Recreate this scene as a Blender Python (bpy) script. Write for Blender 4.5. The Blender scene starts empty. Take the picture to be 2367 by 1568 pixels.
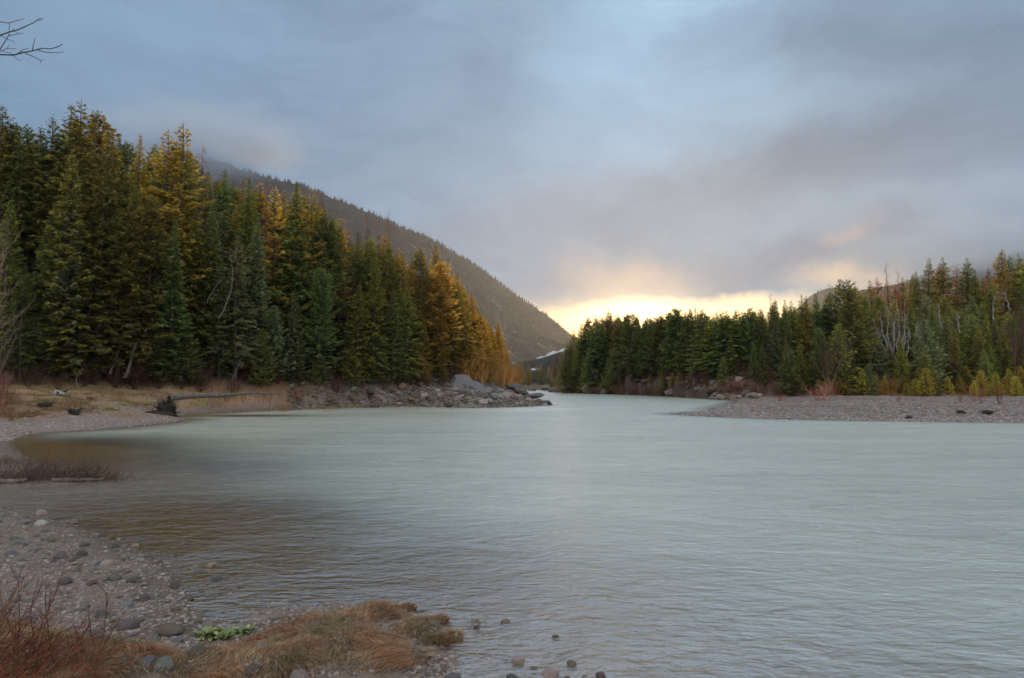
import bpy, math, random
import numpy as np
from mathutils import Vector
R = math.radians
sc = bpy.context.scene
col = sc.collection

# ------------------------------------------------------------------ camera
FOC = 683.0; PITCH = math.atan(45/683.0); CZ = 3.0
cd = bpy.data.cameras.new('camera'); cam = bpy.data.objects.new('camera', cd); col.objects.link(cam)
cd.lens = 24.0; cd.sensor_width = 36.0; cd.clip_start = 0.05; cd.clip_end = 30000
cam.location = (0, 0, CZ); cam.rotation_euler = (R(90)+PITCH, 0, 0)
sc.camera = cam
sc.view_settings.view_transform = 'Standard'; sc.view_settings.look = 'None'
sc.view_settings.exposure = 0.0; sc.view_settings.gamma = 1.0
cy = sc.cycles
cy.use_denoising = True; cy.max_bounces = 6; cy.diffuse_bounces = 3; cy.glossy_bounces = 3
cy.transmission_bounces = 4; cy.transparent_max_bounces = 12; cy.volume_bounces = 2; cy.filter_width = 1.6
cy.caustics_reflective = False; cy.caustics_refractive = False
cy.sample_clamp_indirect = 4.0

def ray(px, py):
    u = (px-512)/FOC; v = (339-py)/FOC
    return (u, math.cos(PITCH)-v*math.sin(PITCH), math.sin(PITCH)+v*math.cos(PITCH))
def gnd(dx, dy, z=0.0):                 # point on height z seen at a place of the 2367 px wide survey of the view
    r = ray(dx/2.3115, dy/2.3115); t = (z-CZ)/r[2]
    return (r[0]*t, r[1]*t)
def azel(dx, dy):
    r = ray(dx/2.3115, dy/2.3115)
    return math.atan2(r[0], r[1]), math.atan2(r[2], math.hypot(r[0], r[1]))
def xat(px, d): return (px-512)/FOC*d

# ------------------------------------------------------------------ sun and sky
SUN_AZ, SUN_EL = R(12.0), R(5.1)
sd = bpy.data.lights.new('sun', 'SUN'); sun = bpy.data.objects.new('sun', sd); col.objects.link(sun)
sd.energy = 4.4; sd.angle = R(1.0); sd.color = (1.0, 0.64, 0.28)
sun.rotation_euler = (R(90)-SUN_EL, 0, math.pi-SUN_AZ)   # light travels from the gap in the clouds towards the camera
sun.location = (60, 200, 60)

world = bpy.data.worlds.new('World'); sc.world = world; world.use_nodes = True
wt = world.node_tree; wt.nodes.clear()
class NT:
    def __init__(s, t): s.t = t
    def n(s, typ, ins=None, **kw):
        x = s.t.nodes.new(typ)
        for k, v in kw.items(): setattr(x, k, v)
        for k, v in (ins or {}).items():
            if isinstance(v, bpy.types.NodeSocket): s.t.links.new(v, x.inputs[k])
            else: x.inputs[k].default_value = v
        return x
    def m(s, op, a, b=0.0, c=0.0, clamp=False):
        x = s.n('ShaderNodeMath', {0: a, 1: b, 2: c}, operation=op); x.use_clamp = clamp
        return x.outputs[0]
    def vm(s, op, a, b=(0, 0, 0)):
        return s.n('ShaderNodeVectorMath', {0: a, 1: b}, operation=op).outputs[0]
    def mix(s, f, a, b, mode='MIX'):
        x = s.n('ShaderNodeMix', data_type='RGBA', blend_type=mode)
        for i, v in ((0, f), (6, a), (7, b)):
            if isinstance(v, bpy.types.NodeSocket): s.t.links.new(v, x.inputs[i])
            else: x.inputs[i].default_value = v if i == 0 else (tuple(v)+(1.0,))[:4]
        return x.outputs[2]
    def noise(s, vec, scale, detail=4, rough=0.5, dist=0.0):
        x = s.n('ShaderNodeTexNoise', {'Scale': scale, 'Detail': detail, 'Roughness': rough, 'Distortion': dist})
        if vec is not None: s.t.links.new(vec, x.inputs['Vector'])
        return x.outputs[0]
    def ramp(s, f, stops, interp='LINEAR'):
        x = s.n('ShaderNodeValToRGB', {0: f}); cr = x.color_ramp; cr.interpolation = interp
        while len(cr.elements) < len(stops): cr.elements.new(0.5)
        for e, (p, c) in zip(cr.elements, stops):
            e.position = p; e.color = (tuple(c)+(1.0,))[:4] if not isinstance(c, (int, float)) else (c, c, c, 1)
        return x.outputs[0]
W = NT(wt)
tc = W.n('ShaderNodeTexCoord').outputs['Generated']
sep = W.n('ShaderNodeSeparateXYZ', {0: tc})
X, Y, Z = sep.outputs
az = W.m('ARCTAN2', X, Y)
el = W.m('ARCTAN2', Z, W.m('SQRT', W.m('ADD', W.m('MULTIPLY', X, X), W.m('MULTIPLY', Y, Y))))
zz = W.m('ADD', W.m('MAXIMUM', Z, 0.0), 0.13)
deck = W.n('ShaderNodeCombineXYZ', {0: W.m('DIVIDE', X, zz), 1: W.m('DIVIDE', Y, zz), 2: 0.0}).outputs[0]
n1 = W.noise(W.vm('ADD', deck, (3.1, 7.7, 0)), 0.55, 5, 0.5, 0.5)
n2 = W.noise(W.vm('ADD', deck, (13.1, 2.7, 0)), 1.6, 6, 0.58, 0.3)
wn = W.n('ShaderNodeTexNoise', {'Scale': 5.0, 'Detail': 6, 'Roughness': 0.55, 'Vector': tc}).outputs['Color']
ws = W.n('ShaderNodeSeparateXYZ', {0: W.vm('SUBTRACT', wn, (0.5, 0.5, 0.5))})
azw = W.m('ADD', az, W.m('MULTIPLY', ws.outputs[0], 0.20))
elw = W.m('ADD', el, W.m('MULTIPLY', ws.outputs[1], 0.13))
def blob(dx, dy, rx, ry, rot=0.0, a_=None, e_=None):     # soft cloud patch in azimuth and elevation
    a0, e0 = azel(dx, dy); A = W.m('SUBTRACT', a_ or azw, a0); E = W.m('SUBTRACT', e_ or elw, e0)
    c, s = math.cos(rot), math.sin(rot)
    p = W.m('ADD', W.m('MULTIPLY', A, c/rx), W.m('MULTIPLY', E, s/rx))
    q = W.m('ADD', W.m('MULTIPLY', A, -s/ry), W.m('MULTIPLY', E, c/ry))
    r2 = W.m('ADD', W.m('MULTIPLY', p, p), W.m('MULTIPLY', q, q))
    return W.m('EXPONENT', W.m('MULTIPLY', r2, -1.0))
base = W.ramp(W.m('MULTIPLY', el, 1.0/1.4), [(0.0, (0.25, 0.33, 0.43)), (0.14, (0.235, 0.325, 0.45)), (0.30, (0.26, 0.365, 0.50)), (0.5, (0.29, 0.38, 0.49)), (0.68, (0.36, 0.45, 0.56)), (1.0, (0.70, 0.80, 0.88))])
var = W.m('ADD', W.m('MULTIPLY', W.m('SUBTRACT', n1, 0.5), 0.55), W.m('MULTIPLY', W.m('SUBTRACT', n2, 0.5), 0.42))
c = W.mix(1.0, base, W.n('ShaderNodeCombineXYZ', {0: W.m('ADD', var, 1.0), 1: W.m('ADD', var, 1.0), 2: W.m('ADD', W.m('MULTIPLY', var, 0.8), 1.0)}).outputs[0], 'MULTIPLY')
LIGHT = [(350, 500, 0.40, 0.20, 0.0, (0.24, 0.335, 0.455), 0.6), (1600, -20, 0.19, 0.20, -0.6, (0.47, 0.66, 0.83), 1.0), (1500, 330, 0.13, 0.10, 0.9, (0.36, 0.50, 0.66), 0.8), (1330, 470, 0.17, 0.040, 0.35, (0.37, 0.45, 0.60), 0.6), (1950, 235, 0.30, 0.035, 0.16, (0.37, 0.49, 0.63), 0.8),
         (2300, 455, 0.28, 0.022, 0.06, (0.36, 0.46, 0.57), 0.7), (1640, 500, 0.20, 0.025, 0.25, (0.35, 0.42, 0.54), 0.5), (1230, 590, 0.10, 0.045, 0.0, (0.42, 0.42, 0.49), 0.6),
         (2080, 90, 0.26, 0.060, -0.15, (0.19, 0.26, 0.36), 0.9), (1900, 360, 0.36, 0.055, 0.20, (0.165, 0.22, 0.305), 0.95), (1500, 450, 0.20, 0.020, 0.22, (0.23, 0.28, 0.37), 0.6), (2330, 330, 0.18, 0.05, 0.1, (0.21, 0.27, 0.35), 0.7),
         (1150, 130, 0.20, 0.06, 0.5, (0.27, 0.36, 0.47), 0.6), (950, 400, 0.16, 0.04, 0.3, (0.23, 0.30, 0.40), 0.5), (2250, 590, 0.26, 0.040, 0.0, (0.17, 0.205, 0.26), 0.8), (1750, 615, 0.22, 0.050, 0.05, (0.20, 0.235, 0.33), 0.95), (1420, 520, 0.2, 0.035, 0.1, (0.22, 0.27, 0.37), 0.8), (1150, 560, 0.16, 0.05, 0.2, (0.26, 0.31, 0.41), 0.8), (1320, 640, 0.09, 0.02, 0.1, (0.27, 0.29, 0.38), 0.7)]
for dx, dy, rx, ry, rot, cc, k in LIGHT:
    c = W.mix(W.m('MULTIPLY', blob(dx, dy, rx, ry, rot), k), c, cc)
n3_ = W.m('ADD', 1.0, W.m('MULTIPLY', W.m('SUBTRACT', W.noise(W.vm('MULTIPLY', W.n('ShaderNodeCombineXYZ', {0: azw, 1: elw, 2: 0.0}).outputs[0], (3.2, 9.0, 1.0)), 1.5, 7, 0.6, 0.6), 0.5), 0.62))
c = W.mix(1.0, c, W.n('ShaderNodeCombineXYZ', {0: n3_, 1: n3_, 2: W.m('ADD', 0.25, W.m('MULTIPLY', n3_, 0.75))}).outputs[0], 'MULTIPLY')
c = W.mix(1.0, c, (0.85, 0.945, 1.01), 'MULTIPLY')
# warm light breaking under the deck
c = W.mix(W.m('MULTIPLY', blob(1470, 635, 0.075, 0.036), 0.75), c, (0.74, 0.56, 0.43))
c = W.mix(W.m('MULTIPLY', blob(1290, 695, 0.09, 0.018), 0.7), c, (0.72, 0.56, 0.42))
c = W.mix(W.m('MULTIPLY', blob(1960, 650, 0.05, 0.018), 0.7), c, (0.85, 0.62, 0.40))
c = W.mix(W.m('MULTIPLY', blob(1960, 560, 0.03, 0.012), 0.45), c, (0.55, 0.43, 0.38))
# clear strip along the horizon: the bare sky of the sky texture shows, edge of the deck warped
sky = W.n('ShaderNodeTexSky', sky_type='NISHITA'); sky.sun_disc = False
sky.sun_elevation = SUN_EL; sky.sun_rotation = SUN_AZ; sky.altitude = 900; sky.air_density = 1.0; sky.dust_density = 2.0
strip_e = W.m('SUBTRACT', azel(1500, 712)[1], W.m('MULTIPLY', ws.outputs[2], -0.12))
gap = W.m('MULTIPLY', W.m('SUBTRACT', strip_e, el), 38.0)
gap = W.m('ADD', gap, 0.5, clamp=True)
gaz = blob(1480, 720, 0.21, 9.0, 0.0, az, el)
gaz = W.m('MULTIPLY', gaz, 1.6, clamp=True)
gapm = W.m('MULTIPLY', gap, gaz)
clear = W.mix(1.0, sky.outputs[0], (0.115, 0.105, 0.085), 'MULTIPLY')
clear = W.mix(0.65, clear, (0.90, 0.76, 0.56))
c = W.mix(gapm, c, clear)
glow = blob(1480, 728, 0.085, 0.024, 0, az, el)
c = W.mix(1.0, c, W.mix(glow, (0, 0, 0), (0.95, 0.68, 0.40)), 'ADD')
glow2 = blob(1480, 720, 0.15, 0.035, 0, az, el)
c = W.mix(1.0, c, W.mix(glow2, (0, 0, 0), (0.09, 0.055, 0.015)), 'ADD')
# added fill: unseen sky brightened overhead and behind the viewer to light the foliage
back = W.m('MAXIMUM', W.m('MULTIPLY', W.m('SUBTRACT', 0.25, Y), 1.3, clamp=True), W.m('MULTIPLY', W.m('SUBTRACT', el, 0.90), 2.5, clamp=True))
c = W.mix(back, c, (1.22, 1.27, 1.28))
bg = W.n('ShaderNodeBackground', {'Color': c, 'Strength': 1.0})
W.n('ShaderNodeOutputWorld', {0: bg.outputs[0]})
world.cycles.sampling_method = 'AUTOMATIC'

# ------------------------------------------------------------------ numeric helpers
rng = np.random.default_rng(7)
_perm = rng.random((256, 256))
def vnoise(x, y):
    x = np.asarray(x, float); y = np.asarray(y, float)
    xi = np.floor(x).astype(int); yi = np.floor(y).astype(int); fx = x-xi; fy = y-yi
    fx = fx*fx*(3-2*fx); fy = fy*fy*(3-2*fy)
    g = lambda a, b: _perm[a & 255, b & 255]
    return (g(xi, yi)*(1-fx)+g(xi+1, yi)*fx)*(1-fy)+(g(xi, yi+1)*(1-fx)+g(xi+1, yi+1)*fx)*fy
def fbm(x, y, o=4):
    s = 0; a = 0.5; t = 0
    for i in range(o):
        s = s+a*vnoise(x*2**i+i*17.3, y*2**i+i*9.1); t += a; a *= 0.5
    return s/t
def sdf(poly, x, y):                     # positive inside
    x = np.asarray(x, float); y = np.asarray(y, float)
    d = np.full(x.shape, 1e18); ins = np.zeros(x.shape, bool); n = len(poly)
    for i in range(n):
        ax, ay = poly[i]; bx, by = poly[(i+1) % n]
        ex, ey = bx-ax, by-ay; L = ex*ex+ey*ey+1e-12
        t = np.clip(((x-ax)*ex+(y-ay)*ey)/L, 0, 1)
        d = np.minimum(d, (x-ax-t*ex)**2+(y-ay-t*ey)**2)
        cnd = (ay > y) != (by > y)
        if by != ay: ins ^= cnd & (x < (bx-ax)*(y-ay)/(by-ay)+ax)
    d = np.sqrt(d)
    return np.where(ins, d, -d)
G = lambda l: [gnd(a, b) for a, b in l]
LEFT = [(3.5, -30), (3.0, 2), (1.2, 5.0), (-0.35, 6.4)] + G([(1010, 1520), (1045, 1475), (1000, 1440), (940, 1408), (870, 1396), (800, 1404), (740, 1420), (680, 1426), (610, 1440),
    (560, 1460), (500, 1462), (440, 1440), (440, 1390), (415, 1340), (380, 1305), (320, 1275), (240, 1243), (180, 1212), (90, 1185), (0, 1172), (-250, 1165)]) + [(-26, 18.5)] + \
    G([(-150, 1122), (0, 1122), (120, 1122), (235, 1114), (225, 1102), (130, 1085), (75, 1060), (40, 1040), (25, 1018), (70, 1003), (250, 992), (400, 977), (440, 970), (400, 966), (440, 959), (560, 952), (690, 946),
       (800, 943), (950, 940), (1100, 943), (1200, 941), (1272, 937), (1215, 930), (1195, 923), (1228, 917), (1205, 912), (1180, 906)]) + [(-14, 300), (-60, 420), (-4000, 2000), (-4000, -30)]
RIGHT = G([(1258, 904), (1330, 908), (1450, 912), (1540, 916), (1640, 922), (1705, 927), (1690, 934), (1640, 945), (1640, 950), (1545, 957), (1640, 963), (1760, 968), (1900, 971), (2100, 974), (2367, 977), (2800, 981)]) + \
    [(260, 45), (4000, 40), (4000, 9000), (-100, 9000), (20, 420), (16, 360)]
HILL_L = [(xat(p, d), d) for p, d in ((-260, 52), (-120, 56), (0, 63), (100, 69), (200, 75), (300, 84), (400, 93), (450, 100), (485, 118), (510, 150))] + [(-1, 190), (-8, 230), (-60, 320), (-400, 330), (-400, 60)]
HILL_R = [(xat(p, d), d) for p, d in ((566, 232), (580, 212), (627, 187), (669, 158), (722, 134), (790, 128), (860, 122), (1024, 118), (1300, 118))] + [(700, 150), (700, 420), (60, 420), (24, 300)]
MOUNDS = [(gnd(a, b), r, h) for a, b, r, h in ((870, 1436, .36, .13), (735, 1466, .42, .10), (645, 1490, .30, .09), (960, 1468, .28, .11), (850, 1510, .38, .13), (720, 1535, .36, .12), (880, 1560, .42, .14), (600, 1565, .36, .12),
          (480, 1550, .28, .10), (300, 1565, .45, .14), (120, 1575, .6, .18), (20, 1560, .5, .2))]
def ss(x, a, b):
    t = np.clip((np.asarray(x, float)-a)/(b-a), 0, 1); return t*t*(3-2*t)
def height(x, y, full=False):
    x = np.asarray(x, float); y = np.asarray(y, float)
    dl = sdf(LEFT, x, y); dr = sdf(RIGHT, x, y); df = y-338+6*np.sin(x*0.05)
    hl = sdf(HILL_L, x, y); hr = sdf(HILL_R, x, y)
    d = np.maximum(np.maximum(dl, dr), df)
    sl = 0.03+0.06*ss(y, 14, 30); z = np.where(d < 0, np.maximum(d*sl-0.05*np.maximum(-d-2.5, 0), -1.6)-0.012, 0.0)
    rough = (fbm(x*0.55, y*0.55, 4)-0.5)
    zl = np.where(dl > 0, 3.0*(dl/(dl+np.maximum(-hl, 0)+0.01))**0.9, 0)
    near = (y < 36) & (x > -60)
    zl = np.where(near & (dl > 0), 0.035*dl+0.012, zl)
    zl = np.where((y < 14) & (dl > 0), zl+0.30*ss(dl, 0.8, 6)*(1-ss(y, 6.2, 8.2)), zl)
    tus = (y < 12)&(y > 4); zl = np.where(tus & (dl > 0), zl+0.09*(fbm(x*3.1, y*3.1, 3)-0.5)*ss(zl, .05, .14), zl) if tus.any() else zl
    zl = np.where((dl > 0) & (y > 36) & (y < 60), zl*ss(y, 30, 60)+(1-ss(y, 30, 60))*0.05*dl, zl)
    z = np.where((y < 30) & (y > 4) & (x < 2) & (np.abs(dl) < 3), z+0.075*(fbm(x*1.3+2, y*1.3, 4)-0.52)*(1-np.abs(dl)/3), z)
    for (mx, my), r, h in MOUNDS:
        zl = zl+h*np.exp(-((x-mx)**2+(y-my)**2)/(r*r))*(dl > -0.4)
    rise = 19*(1-np.exp(-np.maximum(hl, 0)/24))*(0.62+0.38*ss(-x, -8, 30))+1.2*np.clip(hl, 0, 4)*(y > 95)
    zl = zl+np.where(hl > 0, rise, 0)
    zr = np.where(dr > 0, 0.9*(dr/(dr+np.maximum(-hr, 0)+0.01))**0.8, 0)
    a = x/np.maximum(y, 1)
    w = ss(a, 0.30, 0.5)
    A = (1-w)*(8*(1-np.exp(-np.maximum(hr, 0)/7))+10*ss(hr, 5, 30))+w*(15*(1-np.exp(-np.maximum(hr-6, 0)/32)))
    zr = zr+np.where(hr > 0, A+0.02*np.clip(hr, 0, 100), 0)
    zf = np.where(df > 0, 1.5*ss(df, 0, 10)+0.012*np.clip(df, 0, 3000), 0)
    land = np.maximum(np.maximum(zl, zr), zf)
    z = z+land
    amp = np.where(d > 0, np.clip(d*0.12, 0.0, 1.0), 0.1)*(0.35+0.9*ss(np.maximum(hl, hr), -4, 6))
    rocky = ss(x/np.maximum(y, 1), -0.32, -0.24)*(y > 60)*(x/np.maximum(y, 1) < 0.05)*(hl < 2)*(dl > 0)
    z = z+rough*amp*1.6+rocky*(fbm(x*0.9+5, y*0.9, 3)-0.45)*1.0*ss(dl, 0, 2)
    z = np.where(d > 0, np.where(y < 30, z, np.maximum(z, 0.02)), np.where((d > -2.5) & (y < 30), z, np.minimum(z, -0.02)))
    if full: return z, dl, dr, df, hl, hr, d
    return z
def hz(x, y): return float(height(np.array([x]), np.array([y]))[0])

# ------------------------------------------------------------------ object helpers
def tag(o, label=None, cat=None, group=None, kind=None):
    if label: o['label'] = label
    if cat: o['category'] = cat
    if group: o['group'] = group
    if kind: o['kind'] = kind
    return o
def mesh_np(name, V, F, mats, smooth=False, attrs=None):
    """F: (n,3) or (n,4) array or list of arrays"""
    me = bpy.data.meshes.new(name); V = np.asarray(V, np.float32)
    Fs = [np.asarray(f, np.int32) for f in (F if isinstance(F, list) else [F]) if len(f)]
    me.vertices.add(len(V)); me.vertices.foreach_set('co', V.ravel())
    loops = np.concatenate([f.ravel() for f in Fs]); tot = np.concatenate([np.full(len(f), f.shape[1], np.int32) for f in Fs])
    start = np.concatenate([[0], np.cumsum(tot)[:-1]]).astype(np.int32)
    me.loops.add(len(loops)); me.loops.foreach_set('vertex_index', loops)
    me.polygons.add(len(tot)); me.polygons.foreach_set('loop_start', start)
    try: me.polygons.foreach_set('loop_total', tot)
    except Exception: pass
    me.polygons.foreach_set('use_smooth', np.full(len(tot), smooth, bool))
    for a, (typ, data) in (attrs or {}).items():
        at = me.attributes.new(a, typ, 'POINT')
        at.data.foreach_set('color' if typ == 'FLOAT_COLOR' else 'value', np.asarray(data, np.float32).ravel())
    for m in (mats if isinstance(mats, (list, tuple)) else [mats]): me.materials.append(m)
    me.update(calc_edges=True); me.validate()
    return me
def link(name, data, parent=None, loc=None):
    o = bpy.data.objects.new(name, data); col.objects.link(o)
    if parent is not None: o.parent = parent
    if loc is not None: o.location = loc
    return o

# ------------------------------------------------------------------ materials
def newmat(name):
    m = bpy.data.materials.new(name); m.use_nodes = True; m.node_tree.nodes.clear()
    n = NT(m.node_tree); out = n.n('ShaderNodeOutputMaterial'); return m, n, out
def ground_mat():
    m, n, out = newmat('ground'); g = n.n('ShaderNodeNewGeometry').outputs['Position']
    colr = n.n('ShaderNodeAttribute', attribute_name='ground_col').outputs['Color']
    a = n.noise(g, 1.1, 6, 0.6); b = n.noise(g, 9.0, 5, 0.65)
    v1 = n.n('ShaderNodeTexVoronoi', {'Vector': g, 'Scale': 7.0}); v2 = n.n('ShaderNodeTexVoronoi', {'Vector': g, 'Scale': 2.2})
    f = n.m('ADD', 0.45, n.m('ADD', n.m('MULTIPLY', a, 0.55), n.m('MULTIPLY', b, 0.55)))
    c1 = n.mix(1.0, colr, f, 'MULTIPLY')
    st = n.mix(0.35, (1, 1, 1), n.ramp(v1.outputs['Color'], [(0.0, (0.45, 0.42, 0.4)), (0.5, (0.95, 0.93, 0.92)), (1.0, (1.5, 1.42, 1.36))]))
    c1 = n.mix(1.0, c1, st, 'MULTIPLY')
    bh = n.m('ADD', n.m('MULTIPLY', b, 0.5), n.m('MULTIPLY', v1.outputs['Distance'], 0.6))
    bp = n.n('ShaderNodeBump', {'Height': bh, 'Strength': 0.7, 'Distance': 0.12})
    p = n.n('ShaderNodeBsdfPrincipled', {'Base Color': c1, 'Roughness': 0.9, 'Normal': bp.outputs[0]})
    p.inputs['Specular IOR Level'].default_value = 0.2
    n.t.links.new(p.outputs[0], out.inputs[0]); return m
def foliage_mat(name='foliage', trans=0.52):
    m, n, out = newmat(name); oi = n.n('ShaderNodeObjectInfo'); g = n.n('ShaderNodeNewGeometry')
    rnd = g.outputs['Random Per Island']
    nz = n.noise(n.n('ShaderNodeTexCoord').outputs['Object'], 0.06, 2, 0.5)
    k = n.m('ADD', 0.5, n.m('ADD', n.m('MULTIPLY', rnd, 0.75), n.m('MULTIPLY', n.m('SUBTRACT', nz, 0.5), 0.9)))
    c = n.mix(1.0, oi.outputs['Color'], k, 'MULTIPLY')
    d = n.n('ShaderNodeBsdfDiffuse', {'Color': c}); t = n.n('ShaderNodeBsdfTranslucent', {'Color': n.mix(1.0, c, (1.5, 1.35, 0.8), 'MULTIPLY')})
    mx = n.n('ShaderNodeMixShader', {0: trans, 1: d.outputs[0], 2: t.outputs[0]})
    n.t.links.new(mx.outputs[0], out.inputs[0]); return m
def bark_mat(name, c0, c1, scale=3.0, stretch=0.25):
    m, n, out = newmat(name)
    mp = n.n('ShaderNodeMapping', {'Vector': n.n('ShaderNodeTexCoord').outputs['Object'], 'Scale': (1, 1, stretch)})
    a = n.noise(mp.outputs[0], scale, 5, 0.65)
    c = n.ramp(a, [(0.3, c0), (0.7, c1)])
    bp = n.n('ShaderNodeBump', {'Height': a, 'Strength': 0.6, 'Distance': 0.03})
    p = n.n('ShaderNodeBsdfPrincipled', {'Base Color': c, 'Roughness': 0.88, 'Normal': bp.outputs[0]})
    n.t.links.new(p.outputs[0], out.inputs[0]); return m
def stone_mat(name='stone', wet=False):
    m, n, out = newmat(name); oi = n.n('ShaderNodeObjectInfo'); oc = n.n('ShaderNodeTexCoord').outputs['Object']
    oc = n.vm('ADD', oc, n.n('ShaderNodeCombineXYZ', {0: n.m('MULTIPLY', oi.outputs['Random'], 37.0), 1: 0.0, 2: 0.0}).outputs[0])
    a = n.noise(oc, 2.2, 6, 0.6); b = n.noise(oc, 14.0, 5, 0.7)
    k = n.m('ADD', 0.35, n.m('ADD', n.m('MULTIPLY', a, 0.8), n.m('MULTIPLY', b, 0.5)))
    c = n.mix(1.0, oi.outputs['Color'], k, 'MULTIPLY')
    bp = n.n('ShaderNodeBump', {'Height': n.m('ADD', a, n.m('MULTIPLY', b, 0.3)), 'Strength': 0.6, 'Distance': 0.06})
    p = n.n('ShaderNodeBsdfPrincipled', {'Base Color': c, 'Roughness': 0.35 if wet else 0.75, 'Normal': bp.outputs[0]})
    n.t.links.new(p.outputs[0], out.inputs[0]); return m
def objcol_mat(name, rough=0.8, trans=0.0, vary=0.8):
    m, n, out = newmat(name); oi = n.n('ShaderNodeObjectInfo'); rnd = n.n('ShaderNodeNewGeometry').outputs['Random Per Island']
    c = n.mix(1.0, oi.outputs['Color'], n.m('ADD', 1-vary/2, n.m('MULTIPLY', rnd, vary)), 'MULTIPLY')
    d = n.n('ShaderNodeBsdfDiffuse', {'Color': c})
    if trans:
        t = n.n('ShaderNodeBsdfTranslucent', {'Color': c}); d = n.n('ShaderNodeMixShader', {0: trans, 1: d.outputs[0], 2: t.outputs[0]})
    n.t.links.new(d.outputs[0], out.inputs[0]); return m
M_GROUND = ground_mat(); M_FOL = foliage_mat(); M_STONE = stone_mat(); M_WET = stone_mat('wet_stone', True)
M_BARK = bark_mat('conifer_bark', (0.035, 0.025, 0.018), (0.11, 0.085, 0.065)); M_PALE = bark_mat('weathered_wood', (0.16, 0.14, 0.13), (0.36, 0.33, 0.31))
M_DARK = bark_mat('dark_wood', (0.010, 0.008, 0.006), (0.030, 0.021, 0.016)); M_TWIG = objcol_mat('twig')
M_LOG = bark_mat('log_bark', (0.06, 0.045, 0.04), (0.2, 0.165, 0.15), 4, 1.0)

def blade_mat(name, stops):
    m, n, out = newmat(name); g = n.n('ShaderNodeNewGeometry')
    c = n.ramp(g.outputs['Random Per Island'], stops)
    nz = n.noise(g.outputs['Position'], 3.0, 3, 0.5)
    c = n.mix(1.0, c, n.m('ADD', 0.45, n.m('MULTIPLY', nz, 1.1)), 'MULTIPLY')
    c = n.mix(1.0, c, n.ramp(n.noise(g.outputs['Position'], 1.6, 4, 0.6), [(0.35, (1.0, 0.82, 0.72)), (0.5, (1, 1, 1)), (0.62, (0.85, 1.0, 1.02)), (0.7, (0.55, 0.62, 0.4))]), 'MULTIPLY')
    d = n.n('ShaderNodeBsdfDiffuse', {'Color': c}); t = n.n('ShaderNodeBsdfTranslucent', {'Color': c})
    mx = n.n('ShaderNodeMixShader', {0: 0.25, 1: d.outputs[0], 2: t.outputs[0]})
    n.t.links.new(mx.outputs[0], out.inputs[0]); return m
M_GRASS = blade_mat('dry_grass', [(0.0, (0.16, 0.07, 0.04)), (0.35, (0.36, 0.19, 0.105)), (0.7, (0.50, 0.33, 0.20)), (1.0, (0.74, 0.58, 0.42))])
M_GRASS2 = blade_mat('bank_grass', [(0.0, (0.14, 0.085, 0.045)), (0.5, (0.28, 0.19, 0.11)), (0.9, (0.38, 0.28, 0.17)), (1.0, (0.2, 0.19, 0.06))])

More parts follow.
